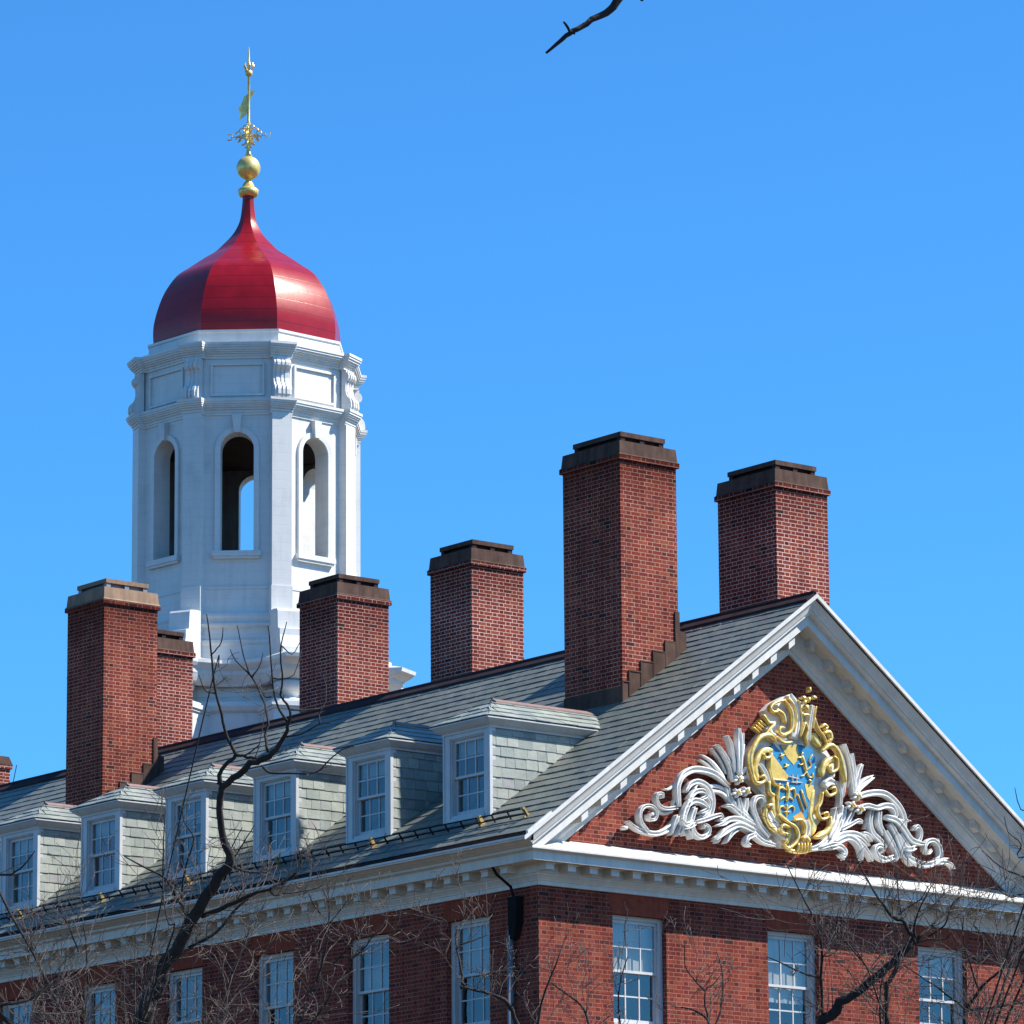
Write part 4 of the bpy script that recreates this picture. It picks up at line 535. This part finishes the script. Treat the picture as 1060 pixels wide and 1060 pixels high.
# snow guard rail ------------------------------------------------------
def on_roof(x, y, h): return Vector((x-S36*h, y, zr(x)+COS*h))
bm = bmesh.new()
for h, x in ((.07,-.26),(.16,-.245)):
    tube(bm, [on_roof(x,-.05,h), on_roof(x,L,h)], [.012,.012], 6)
y = -.05
while y < 18:
    hexa(bm, [on_roof(x, yy, h) for h in (.0,.17) for x, yy in ((-.26,y),(-.24,y),(-.24,y+.016),(-.26,y+.016))]); y += .42
sg = obj('snow_guard', fix(bm), M_black, hall)
for y in [-.03, 1.13]+[1.13+2.742*k+.25 for k in range(1, 6)]:
    bm = bmesh.new()
    hexa(bm, [on_roof(x, yy, h) for h in (.0,.05) for x, yy in ((-.30,y-.014),(-.20,y-.014),(-.20,y+.014),(-.30,y+.014))])
    hexa(bm, [on_roof(x, yy, h) for h in (.02,.18) for x, yy in ((-.265,y-.016),(-.215,y-.016),(-.215,y+.016),(-.265,y+.016))])
    tube(bm, [on_roof(-.245,y-.035,.17), on_roof(-.245,y+.035,.17)], [.024,.024], 8)
    obj('bracket', fix(bm), M_brass, sg)
# downpipe with hopper head -------------------------------------------
bm = bmesh.new()
tube(bm, [(-.09,.64,0),(-.09,.64,12.62)], [.055,.055], 10)
dp = obj('downpipe', fix(bm), M_lead, hall, True)
bm = bmesh.new()
hexa(bm, [(-.13,.50,12.45),(-.015,.50,12.45),(-.015,.62,12.45),(-.13,.62,12.45),(-.17,.39,12.72),(-.01,.39,12.72),(-.01,.60,12.72),(-.17,.60,12.72)])
box(bm, -.17, -.01, .39, .60, 12.72, 13.10); box(bm, -.185, -.008, .375, .615, 13.10, 13.14)
pass
obj('hopper_head', fix(bm), M_black, dp)
bm = bmesh.new(); tube(bm, [(-.50,.62,13.66),(-.42,.58,13.5),(-.20,.48,13.3),(-.13,.48,13.1)], [.024,.024,.024,.024], 8)
obj('outlet_pipe', fix(bm), M_black, dp)
# low potted chimney at the far end
x0, y0 = 6.79, 28.4
bm = bmesh.new(); box(bm, x0, x0+1.28, y0, y0+1.1, 15.5, 19.84); box(bm, x0-.04, x0+1.32, y0-.04, y0+1.14, 19.84, 19.92)
rc = obj('chimney', bm, M_chim, hall); rc['label'] = 'low chimney with terracotta pots at the far left edge'
bm = bmesh.new(); hexa(bm, [(x0-.045,y0-.045,19.922),(x0+1.325,y0-.045,19.922),(x0+1.325,y0+1.145,19.922),(x0-.045,y0+1.145,19.922),(x0+.02,y0+.02,20.12),(x0+1.26,y0+.02,20.12),(x0+1.26,y0+1.08,20.12),(x0+.02,y0+1.08,20.12)])
obj('cap', fix(bm), M_copper, rc)
for px in (x0+.95, x0+.35):
    bm = bmesh.new(); lathe(bm, [(0,20.1),(.16,20.1),(.14,20.16),(.15,20.26),(.11,20.30),(.05,20.36),(.012,20.40),(.012,20.56),(0,20.56)], px, y0+.4, 12)
    obj('chimney_pot', fix(bm), M_ocher, rc)
bm = bmesh.new(); tube(bm, [(x0+1.31,y0,19.3),(x0+1.45,y0,19.95)], [.01,.01], 5); tube(bm, [(x0+1.65,y0,17.2),(x0+1.72,y0,19.35)], [.01,.01], 5)
obj('aerial', fix(bm), M_black, rc)
# ------------------------------------------------------------------ bell tower
TX, TY, TROT = 15.0, 29.14, R(3.9)
tower = tag(empty('bell_tower', (TX,TY,0)), 'white octagonal bell tower with open arches and a red dome', 'tower')
tower.rotation_euler.z = TROT
def at_face(k): # local t (along), n (outward), z  -> tower coordinates; face 0 looks to -x-y
    a = R(225+45*k); n = Vector((math.cos(a), math.sin(a), 0)); t = Vector((-math.sin(a), math.cos(a), 0))
    return Matrix(((t.x,n.x,0,0),(t.y,n.y,0,0),(0,0,1,0),(0,0,0,1)))
T8 = math.tan(math.pi/8); AP = 2.42
# walls with arches
bm = bmesh.new(); Z0, Z1, zs, zp_, hr, TH = 23.8, 28.6, 25.25, 27.65, .385, .42
inner = bmesh.new()
for k in range(8):
    M = at_face(k)
    def P(t, n, z): return M @ Vector((t, n, z))
    arc = [(hr*math.cos(a), zp_+hr*math.sin(a)) for a in [math.pi*i/12 for i in range(13)]]
    for tgt, n in ((bm, AP), (inner, AP-TH)):
        hw = n*T8
        face(tgt, [P(-hw,n,Z0),P(hw,n,Z0),P(hw,n,zs),P(-hw,n,zs)])
        for s_ in (-1, 1): face(tgt, [P(s_*hr,n,zs),P(s_*hw,n,zs),P(s_*hw,n,zp_),P(s_*hr,n,zp_)])
        for i in range(12):
            (a, b), (c, d) = arc[i], arc[i+1]
            def top(x): return (-hw if x < -hr*.99 else hw if x > hr*.99 else x)
            face(tgt, [P(a,n,b),P(c,n,d),P(top(c),n,Z1 if abs(c) < hr*.99 else zp_),P(top(a),n,Z1 if abs(a) < hr*.99 else zp_)])
        for s_ in (-1, 1):
            a = arc[1] if s_ > 0 else arc[-2]
            face(tgt, [P(a[0],n,Z1),P(s_*hw,n,Z1),P(s_*hw,n,zp_)])
    out = [(hr,zs)]+arc+[(-hr,zs)]
    for i in range(len(out)):
        (a, b), (c, d) = out[i], out[(i+1) % len(out)]
        face(bm, [P(a,AP,b),P(c,AP,d),P(c,AP-TH,d),P(a,AP-TH,b)])
belfry = obj('belfry', bm, M_white, tower)
def octa(r, z): return [(r*math.cos(R(22.5+45*k+225-45)), r*math.sin(R(22.5+45*k+225-45)), z) for k in range(8)]
RC = 1/math.cos(math.pi/8)
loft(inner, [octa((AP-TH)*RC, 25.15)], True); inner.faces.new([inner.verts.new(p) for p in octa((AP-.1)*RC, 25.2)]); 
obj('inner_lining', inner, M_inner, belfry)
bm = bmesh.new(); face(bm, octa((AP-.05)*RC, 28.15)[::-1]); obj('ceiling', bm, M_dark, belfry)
# casings, keystones, sills
bm = bmesh.new()
for k in range(8):
    M = at_face(k)
    def P(t, n, z): return M @ Vector((t, n, z))
    prev = None
    path = [(s_, a) for s_, a in [(0, None)]]
    pts = [(hr, zs)]+[(hr*math.cos(math.pi*i/16), zp_+hr*math.sin(math.pi*i/16)) for i in range(17)]+[(-hr, zs)]
    outp = [(hr+.13, zs)]+[((hr+.13)*math.cos(math.pi*i/16), zp_+(hr+.13)*math.sin(math.pi*i/16)) for i in range(17)]+[(-hr-.13, zs)]
    rings = [[P(i_[0],AP,i_[1]), P(i_[0],AP+.05,i_[1]), P(o_[0]*.985 if abs(o_[0])>.1 else o_[0],AP+.06,o_[1]-.01), P(o_[0],AP+.035,o_[1]), P(o_[0],AP,o_[1])] for i_, o_ in zip(pts, outp)]
    loft(bm, rings, False)
    hexa(bm, [P(-.07,AP,28.02),P(.07,AP,28.02),P(.07,AP+.13,28.02),P(-.07,AP+.13,28.02),P(-.11,AP,28.42),P(.11,AP,28.42),P(.11,AP+.15,28.42),P(-.11,AP+.15,28.42)])
    box(bm, -.56, .56, AP-TH, AP+.12, 25.13, 25.25, M); box(bm, -.53, .53, AP-.02, AP+.09, 25.07, 25.128, M)
obj('arch_casing', fix(bm), M_white, belfry)
def corner_poly(off, hw, k):   # wraps the octagon corner between faces k and k+1
    A, B2 = at_face(k), at_face(k+1); n = AP+off; e = n*T8; e0 = AP*T8
    return [tuple((A @ Vector((e0-hw,AP-.05,0))))[:2], tuple((A @ Vector((e0-hw,n,0))))[:2], tuple((A @ Vector((e,n,0))))[:2], tuple((B2 @ Vector((-e0+hw,n,0))))[:2], tuple((B2 @ Vector((-e0+hw,AP-.05,0))))[:2]]
def at_corner(k):
    a = R(225+22.5+45*k); n = Vector((math.cos(a), math.sin(a), 0)); t = Vector((-n.y, n.x, 0))
    return Matrix(((t.x,n.x,0,0),(t.y,n.y,0,0),(0,0,1,0),(0,0,0,1)))
def corners(bm, off, hw, z0, z1):
    for k in range(8): box(bm, -hw, hw, 2.2, AP*RC+off, z0, z1, at_corner(k))
def ring(bm, off, z0, z1):
    loft(bm, [octa((AP-.02)*RC, z0), octa((AP+off)*RC, z0), octa((AP+off)*RC, z1), octa((AP-.02)*RC, z1)])
bm = bmesh.new(); corners(bm, .09, .235, 24.42, 28.47); corners(bm, .115, .255, 23.75, 24.419)
ring(bm, .03, 24.38, 24.43)
obj('pilaster', fix(bm), M_white, belfry)
bm = bmesh.new()
steps = [(.03,28.44,28.50),(.05,28.50,28.56),(.08,28.56,28.61),(.12,28.61,28.65),(.15,28.65,28.69),(.18,28.69,28.74),(.20,28.74,28.80)]
for o, a, b in steps: ring(bm, o, a, b); corners(bm, o+.04, .25+o*.35, a+.002, b+.002)
for o, a, b in [(.02,29.78,29.84),(.04,29.84,29.89),(.08,29.89,29.93),(.12,29.93,29.97),(.155,29.97,30.02),(.185,30.02,30.07),(.205,30.07,30.13)]: ring(bm, o, a, b); corners(bm, o+.02, .25+o*.35, a+.002, b+.002)
obj('cornice', fix(bm), M_white, belfry)
bm = bmesh.new()
loft(bm, [octa((AP-.02)*RC,28.8), octa((AP-.02)*RC,30.1), octa((AP-.18)*RC,30.14), octa((AP-.20)*RC,30.45), octa((AP-.17)*RC,30.46), octa((AP-.17)*RC,30.52), octa((AP-.4)*RC,30.53)])
for k in range(8):       # sunk panel borders
    M = at_face(k); w = .62
    for a in ((-w,w,28.90,28.95),(-w,w,29.62,29.67),(-w,-w+.05,28.952,29.618),(w-.05,w,28.952,29.618)): box(bm, a[0], a[1], AP-.05, AP+.03, a[2], a[3], M)
attic = obj('attic', fix(bm), M_white, tower)
# scroll consoles
bm = bmesh.new()
SC = [(0,28.81),(.36,28.81),(.41,28.88),(.40,29.0),(.35,29.08),(.26,29.13),(.20,29.20),(.17,29.30),(.17,29.42),(.20,29.50),(.26,29.53),(.30,29.58),(.30,29.65),(.26,29.70),(.20,29.72),(.20,29.78),(0,29.78)]
for k in range(8):
    bm = bmesh.new(); a = R(225+22.5+45*k); n = Vector((math.cos(a), math.sin(a), 0)); t = Vector((-n.y, n.x, 0)); rc_ = AP*RC-.05
    for j, (t0, t1, sc_) in enumerate(((-.20,-.14,.86),(-.139,-.07,1.),(-.069,-.025,.9),(-.024,.024,1.),(.025,.069,.9),(.07,.139,1.),(.14,.20,.86))):
        a_, b_ = [[n*(rc_+r*sc_*.72)+t*tt+Vector((0,0,z)) for r, z in SC] for tt in (t0, t1)]
        loft(bm, [a_, b_], True, True)
    obj('console', fix(bm), M_white, attic)
# flared skirt and lower stages
bm = bmesh.new()
ap = lambda o: (AP+o)*RC
loft(bm, [octa(ap(.012),24.4), octa(ap(.012),24.0), octa(ap(.03),23.82), octa(ap(.10),23.80), octa(ap(.12),23.74), octa(ap(.10),23.70), octa(ap(.08),23.56), octa(ap(.16),23.55), octa(ap(.16),23.50), octa(ap(.05),23.46),
          octa(ap(.08),23.18), octa(ap(.14),23.17), octa(ap(.14),23.10), octa(ap(.10),23.05), octa(ap(.10),22.6)])
skirt = obj('skirt', fix(bm), M_white, tower)
bm = bmesh.new()
for k in range(8):      # scroll buttresses over the corners
    bm = bmesh.new()
    a = R(225+22.5+45*k); n = Vector((math.cos(a), math.sin(a), 0)); t = Vector((-n.y, n.x, 0))
    pr = [(2.3,22.6),(3.62,22.6),(3.62,22.85),(3.46,22.9),(3.40,23.15),(3.40,23.3),(3.26,23.34),(3.23,23.74),(3.19,23.79),(2.9,23.83),(2.3,23.84)]
    a_, b_ = [[n*r+t*tt+Vector((0,0,z)) for r, z in pr] for tt in (-.26, .26)]
    loft(bm, [a_, b_], True, True)
    obj('buttress', fix(bm), M_white, skirt)
# star-shaped shelf cornice with concave sides
def star(ri, ro, z, hw=.36):
    out = []; ro -= .1
    for k in range(8):
        a = R(225+22.5+45*k); n = Vector((math.cos(a), math.sin(a), 0)); t = Vector((-n.y, n.x, 0))
        a2 = a+R(22.5); m = Vector((math.cos(a2), math.sin(a2), 0))
        p0, p1 = n*ro-t*hw, n*ro+t*hw
        n2 = Vector((math.cos(a+R(45)), math.sin(a+R(45)), 0)); t2 = Vector((-n2.y, n2.x, 0)); q = n2*ro-t2*hw
        out += [p0, p1]
        for s_ in (.2, .4, .5, .6, .8):
            b = (1-s_)**2*p1+2*s_*(1-s_)*(m*(ri*2-(p1+q).length/2))+s_*s_*q; out.append(b)
    return [(p.x, p.y, z) for p in out]
bm = bmesh.new()
lv = [(2.75,3.2,22.05),(2.78,3.75,22.12),(2.85,3.85,22.20),(2.92,3.98,22.30),(2.92,4.0,22.38),(3.0,4.15,22.44),(3.08,4.28,22.52),(3.08,4.30,22.60),(2.7,4.0,22.66),(2.3,2.4,22.67)]
loft(bm, [star(a, b, z) for a, b, z in lv]); shelf = obj('shelf_cornice', fix(bm), M_white, tower)
bm = bmesh.new()
loft(bm, [octa(2.62*RC,22.1), octa(2.62*RC,21.85), octa(2.7*RC,21.72), octa(2.82*RC,21.70), octa(2.86*RC,21.6), octa(2.8*RC,21.5), octa(2.72*RC,21.45), octa(2.72*RC,14.5)])
drum = obj('drum', fix(bm), M_white, tower)
for k in range(8):
    bm = bmesh.new(); um = bmesh.new()
    a = R(225+22.5+45*k); n = Vector((math.cos(a), math.sin(a), 0)); t = Vector((-n.y, n.x, 0))
    M = Matrix(((t.x,n.x,0,0),(t.y,n.y,0,0),(0,0,1,0),(0,0,0,1)))
    box(bm, -.50, .50, 2.4, 3.72, 14.5, 21.40, M); box(bm, -.54, .54, 2.4, 3.78, 21.40, 21.46, M); box(bm, -.58, .58, 2.4, 3.84, 21.46, 21.56, M); box(bm, -.52, .52, 2.4, 3.76, 21.56, 21.62, M)
    c = n*3.3
    lathe(um, [(0,21.62),(.28,21.62),(.28,21.68),(.14,21.72),(.16,21.76),(.33,21.88),(.40,22.0),(.38,22.06),(.30,22.10),(.20,22.14),(.0,22.2)], c.x, c.y, 14)
    obj('pedestal', fix(bm), M_white, drum); obj('urn', fix(um), M_white, drum, True)
# dome
bm = bmesh.new()
DP = [(2.30,30.50),(2.345,30.505),(2.345,30.545),(2.30,30.55),(2.31,30.84),(2.275,31.12),(2.15,31.55),(1.99,31.9),(1.73,32.26),(1.394,32.51),(1.058,32.756),(.80,32.93),(.59,33.14),(.41,33.34),(.28,33.55),(.20,33.76),(.155,34.07),(.135,34.36)]
PP, _ = smooth_line([(r, 0, z) for r, z in DP[3:]], [0]*len(DP[3:]), 5)
RP = [octa(p.x, p.z) for p in PP]
for k in range(8):
    loft(bm, [[r[k], [(a+c_)/2*(1.022 if i_ < 2 else 1) for i_, (a, c_) in enumerate(zip(r[k], r[(k+1) % 8]))], r[(k+1) % 8]] for r in RP], False)
bm2 = bmesh.new(); loft(bm2, [octa(3.05, 0), octa(3.05, 14.6)], True, True); obj('shaft', bm2, M_brick, tower)
dome = obj('dome', fix(bm), M_dome, tower, True)
bm = bmesh.new(); loft(bm, [octa(r, z) for r, z in DP[:4]]); face(bm, octa(2.3, 30.502)); obj('dome_drip', fix(bm), M_dome, dome)
bm = bmesh.new()
lathe(bm, [(.14,34.33),(.20,34.34),(.24,34.42),(.25,34.50),(.21,34.53),(.15,34.58),(.12,34.66),(.07,34.72),(.06,34.78)], 0, 0, 16)
lathe(bm, [(0.001,34.762)]+[(.285*math.sin(a), 35.047-.285*math.cos(a)) for a in [math.pi*i/16 for i in range(1,16)]]+[(.001,35.332)], 0, 0, 28)
lathe(bm, [(.07,35.30),(.09,35.34),(.06,35.40),(.045,35.5),(.06,35.56),(.035,35.62),(.035,36.1),(.05,36.15),(.032,36.2),(.03,37.3),(.06,37.33),(.09,37.36),(.09,37.44),(.05,37.46),(.03,37.5),(.02,37.9),(.005,38.05)], 0, 0, 12)
fin = obj('finial', fix(bm), M_gold, dome, True)
bm = bmesh.new()
for k in range(4):
    a = R(45+90*k-8); d = Vector((math.cos(a), math.sin(a), 0))
    tube(bm, [d*.03+Vector((0,0,35.83)), d*.42+Vector((0,0,35.83))], [.016,.012], 6)
    for (r0, z0, rr_) in ((.15,35.95,.09),(.15,35.71,.09),(.25,35.90,.06),(.25,35.76,.06),(.08,36.06,.05),(.08,35.6,.05)):
        pts = [d*(r0+rr_*math.cos(q))+Vector((0,0,z0+rr_*math.sin(q))) for q in [i*.7 for i in range(8)]]
        tube(bm, pts, [.018]*8, 5)
    glyph = [[(-.05,-.07),(-.05,.07),(.05,-.07),(.05,.07)], [(.05,.07),(-.05,.07),(-.05,-.07),(.05,-.07)], [(.05,.06),(-.03,.07),(-.05,.03),(.05,-.03),(.03,-.07),(-.05,-.06)], [(-.07,.07),(-.03,-.07),(0,.04),(.03,-.07),(.07,.07)]][k]
    pts = [d*(.46+gx)+Vector((0,0,35.83+gz)) for gx, gz in glyph]; tube(bm, pts, [.016]*len(pts), 5)
obj('compass_arms', fix(bm), M_gold, fin)
bm = bmesh.new()
vd = Vector((math.cos(R(120)), math.sin(R(120)), 0))
pts = [(-.02,36.98),(.06,37.02),(.05,36.75),(-.04,36.7)]
prof = [(.0,36.45),(-.06,36.35),(-.19,36.22),(-.17,36.4),(-.22,36.5),(-.15,36.62),(-.10,36.8),(.0,36.9),(.06,36.98),(.13,36.95),(.08,36.85),(.02,36.7)]
s3 = Vector((vd.y,-vd.x,0)); vdir = Vector((.78,-.62,0))
a_, b_ = [[vdir*(x*1.15)+Vector((.012*q*.62,.012*q*.78,z)) for x, z in prof] for q in (-1, 1)]
loft(bm, [a_, b_], True, True)
obj('vane', fix(bm), M_gold, fin)
bm = bmesh.new()
for k in range(6):
    a = k*math.pi/3; d = Vector((math.cos(a), math.sin(a), 0))
    tube(bm, [d*.06+Vector((0,0,37.45)), d*.12+Vector((0,0,37.56)), d*.10+Vector((0,0,37.64))], [.02,.022,.008], 5)
obj('crown', fix(bm), M_gold, fin)
# ------------------------------------------------------------------ carved arms in the gable
arms = tag(empty('carved_arms', (5.61, 0, 14.2)), 'carved white and gilt coat of arms with blue and gold shield on the gable', 'coat of arms')
def local(bm, o=Vector((5.61,0,14.2))):
    bmesh.ops.translate(bm, verts=bm.verts, vec=-o); return bm
def stroke(bm, pts, ws, lay, flute=True):
    y = -.15-.03*lay
    if len(pts) == 2: P, Wd = smooth_line([(p[0],0,p[1]) for p in pts], ws, 3)
    else: P, Wd = smooth_line([(p[0],0,p[1]) for p in pts], ws, 5)
    n = 14; rings = []; N = len(P)
    # rounded ends
    for i in range(N):
        t = P[min(i+1,N-1)]-P[max(i-1,0)]
        if t.length < 1e-6: t = Vector((1,0,0))
        t.normalize(); b = Vector((t.z,0,-t.x)); w = Wd[i]/2
        e = min(i, N-1-i)/max(1, N-1)
        w *= min(1., .55+e*4.)
        h = min(.02+w*.62, .10)
        rg = []
        for k in range(n):
            q = 2*math.pi*k/n; fl = 1+(.13*math.cos(4*q+math.pi) if flute and w > .03 else 0)
            rg.append(P[i]+b*(w*math.cos(q)*(1+.0*fl))+Vector((0, y-h*math.sin(q)*fl if math.sin(q) > 0 else y+min(.09,-y-.003)*(-math.sin(q)), 0)))
        rings.append(rg)
    loft(bm, rings, True, True)
bws = [bmesh.new() for _ in range(3)]; bg_ = bmesh.new(); bcs = [bmesh.new() for _ in range(3)]; bf = bmesh.new()
for mat, lay, pts, ws in CREST:
    g = mat == 'g'; cx = sum(p[0] for p in pts)/len(pts); cz = sum(p[1] for p in pts)/len(pts)
    bw = bws[0 if cx < 5.02 else 2 if cx > 6.35 else 1]
    if g and lay == 7 and (cx < 4.95 or cx > 6.5):
        bb = bmesh.new(); stroke(bb, pts, ws, lay, False); obj('flower_boss', local(fix(bb)), M_gold, arms, True); continue
    if mat == 'k': stroke(bg_, pts, ws, lay, True); continue
    if g and lay == 3: stroke(bcs[0 if cz < 15.32 and cx < 5.62 else 1 if cx < 5.55 else 2], pts, ws, lay, False); continue
    if mat == 'w' and lay == 3 and max(ws) < .03: stroke(bf, pts, ws, lay, False); continue
    stroke(bg_ if g else bw, pts, [w*(.85 if g else .84) for w in ws], lay, not g)
    if max(ws) > .085 and len(pts) > 2 and not g:         # carved ribs riding on the broad leaves
        for sgn in (-1, 1):
            P = []
            for i, p in enumerate(pts):
                q0, q1 = pts[max(i-1,0)], pts[min(i+1,len(pts)-1)]; d = math.hypot(q1[0]-q0[0], q1[1]-q0[1]) or 1
                P.append((p[0]-sgn*(q1[1]-q0[1])/d*ws[i]*.27, p[1]+sgn*(q1[0]-q0[0])/d*ws[i]*.27))
            stroke(bw, P, [w*.28 for w in ws], lay+1.7, False)
        # leaf tips breaking the outline
        for i in range(1, len(pts)-1):
            if ws[i] < .075 or rnd.random() < .8: continue
            q0, q1 = pts[i-1], pts[i+1]; d = math.hypot(q1[0]-q0[0], q1[1]-q0[1]) or 1; tx, tz = (q1[0]-q0[0])/d, (q1[1]-q0[1])/d
            sgn = rnd.choice((-1, 1)); w = ws[i]
            stroke(bw, [pts[i], (pts[i][0]-sgn*tz*w*.45+tx*w*.5, pts[i][1]+sgn*tx*w*.45+tz*w*.5), (pts[i][0]-sgn*tz*w*.75+tx*w*1.2, pts[i][1]+sgn*tx*w*.75+tz*w*1.2)], [w*.5, w*.42, w*.08], lay, True)
obj('fret', local(fix(bf)), M_plaster, arms)
for q in (0, 2, 1): obj(('acanthus_scroll', 'strapwork', 'acanthus_scroll')[q], local(fix(bws[q])), M_plaster, arms, True)
def plate(pts, y0, y1, m, name):
    bm = bmesh.new(); a = [(p[0],y0,p[1]) for p in pts]; b = [(p[0],y1,p[1]) for p in pts]
    loft(bm, [a, b], True, True); return obj(name, local(fix(bm)), m, arms)
plate(CREST_POLY['back'], -.003, -.17, M_plaster, 'cartouche')
plate(CREST_POLY['shield'], -.16, -.235, M_blue, 'shield')
for p in CREST_POLY['gold']: plate(p, -.23, -.242, M_goldflat, 'gold_field')
for p in CREST_POLY['amber']: plate(p, -.23, -.240, M_amber, 'amber_field')
obj('gilding', local(fix(bg_)), M_gold, arms, True); [obj('charge', local(fix(q)), M_gold, arms, True) for q in bcs]
# ------------------------------------------------------------------ bare trees
def grow(bm, p, d, ln, r, rr, depth, up):
    n = 6; pts = [p.copy()]; q = p.copy(); dd = d.copy(); bend = Vector((rr.gauss(0,.12), rr.gauss(0,.12), rr.gauss(.03,.1)))
    for i in range(n):
        dd = (dd+bend+Vector((rr.gauss(0,.10), rr.gauss(0,.10), rr.gauss(0,.08)+up))).normalized(); q = q+dd*(ln/n); pts.append(q.copy())
    rad = [max(r*(1-.75*i/n), .0035) for i in range(n+1)]
    tube(bm, pts, rad, 4)
    if depth > 0:
        for _ in range(rr.choice((1,2,2,3))):
            i = rr.randint(1, n-1); ax = Vector((rr.gauss(0,1), rr.gauss(0,1), rr.gauss(0,1))).cross(dd)
            if ax.length < .01: continue
            nd = (dd+ax.normalized()*rr.uniform(.5,1.1)).normalized()
            grow(bm, pts[i], nd, ln*rr.uniform(.4,.75), rad[i]*.75, rr, depth-1, up)
def tree(key, label, cat, tr_, seed, twn, trunk_r, ext=()):
    T = TREES[key]; rr = random.Random(seed)
    base = Vector(T['base']); root = tag(empty('bare_tree', base), label, cat, 'bare winter trees before the hall')
    def put(name, bm, m, sm=True):
        bmesh.ops.translate(bm, verts=bm.verts, vec=-base); return obj(name, fix(bm), m, root, sm)
    fk = Vector(T['fork']); bm = bmesh.new()
    mid = base.lerp(fk, .5)+Vector((rr.uniform(-.12,.12), rr.uniform(-.12,.12), 0))
    P, rd = smooth_line([base-Vector((0,0,.1)), base+Vector((0,0,.5)), mid, fk], [trunk_r*1.35, trunk_r*1.08, trunk_r*.95, trunk_r*.8], 5)
    tube(bm, P, rd, 12); put('trunk', bm, M_bark)
    tw = bmesh.new(); spots = []
    for kind, att, pts in T['strokes']:
        P = [Vector(p[:3]) for p in pts]; rd = [p[3] for p in pts]
        if kind != 'limb' and not att:          # begins below the picture: carry it back to the fork
            P = [fk.lerp(P[0], 0.0), fk.lerp(P[0], .5)+Vector((0,0,.2))]+P; rd = [rd[0]*1.25, rd[0]*1.12]+rd
        if kind == 'limb' and (P[0]-fk).length > .3 and key != 'A' : P = [fk]+P; rd = [rd[0]*1.2]+rd
        P2, r2_ = smooth_line(P, rd, 3)
        # knobbly
        P2 = [p+Vector((rr.gauss(0,1), rr.gauss(0,1), rr.gauss(0,1)))*min(.02, .25*r) for p, r in zip(P2, r2_)]
        if kind == 'limb':
            bm = bmesh.new(); tube(bm, P2, r2_, 8); put('limb', bm, M_bark)
        else: tube(tw, P2, r2_, 6)
        for p, q, r in zip(P2, P2[1:], r2_): spots.append((p, (q-p), r))
    put('branches', tw, M_bark)
    tw = bmesh.new()
    for e in ext: spots += e
    spots = [s_ for s_ in spots if s_[1].length > 1e-4 and s_[0].z > tr_[0]]
    wts = [s_[1].length*(1 if s_[2] < .05 else .5)*(1 if s_[0].z < tr_[3] else .04) for s_ in spots]
    for _ in range(twn):
        p, d, r = rr.choices(spots, wts)[0]; dn = d.normalized()
        ax = Vector((rr.gauss(0,1), rr.gauss(0,1), rr.gauss(0,1)*.6)).cross(dn)
        if ax.length < .05: continue
        nd = (dn*rr.uniform(.2,.9)+ax.normalized()*rr.uniform(.5,1.)+Vector((0,0,.25))).normalized()
        grow(tw, p, nd, rr.uniform(*tr_[1]), min(.007, max(.0042, r*.42)), rr, 2, tr_[2])
    if twn: put('twigs', tw, M_twig)
    return root
tree('A', 'bare tree with a thick crooked dark limb rising before the dormers', 'tree', (5.8, (.3,1.1), .05, 10.3), 11, 430, .30)
tree('B', 'bare tree before the gable end with a forked limb under the cornice', 'tree', (5.0, (.3,1.0), .06, 9.6), 12, 300, .2)
tree('C', 'slim bare tree whose thin branches cross the hall corner and downpipe', 'tree', (6.6, (.25,.8), .06, 99), 13, 90, .14)
tree('D', 'near bare tree whose single bough tip hangs in the blue sky', 'tree', (99, (.2,.5), .0, 0), 14, 0, .17)
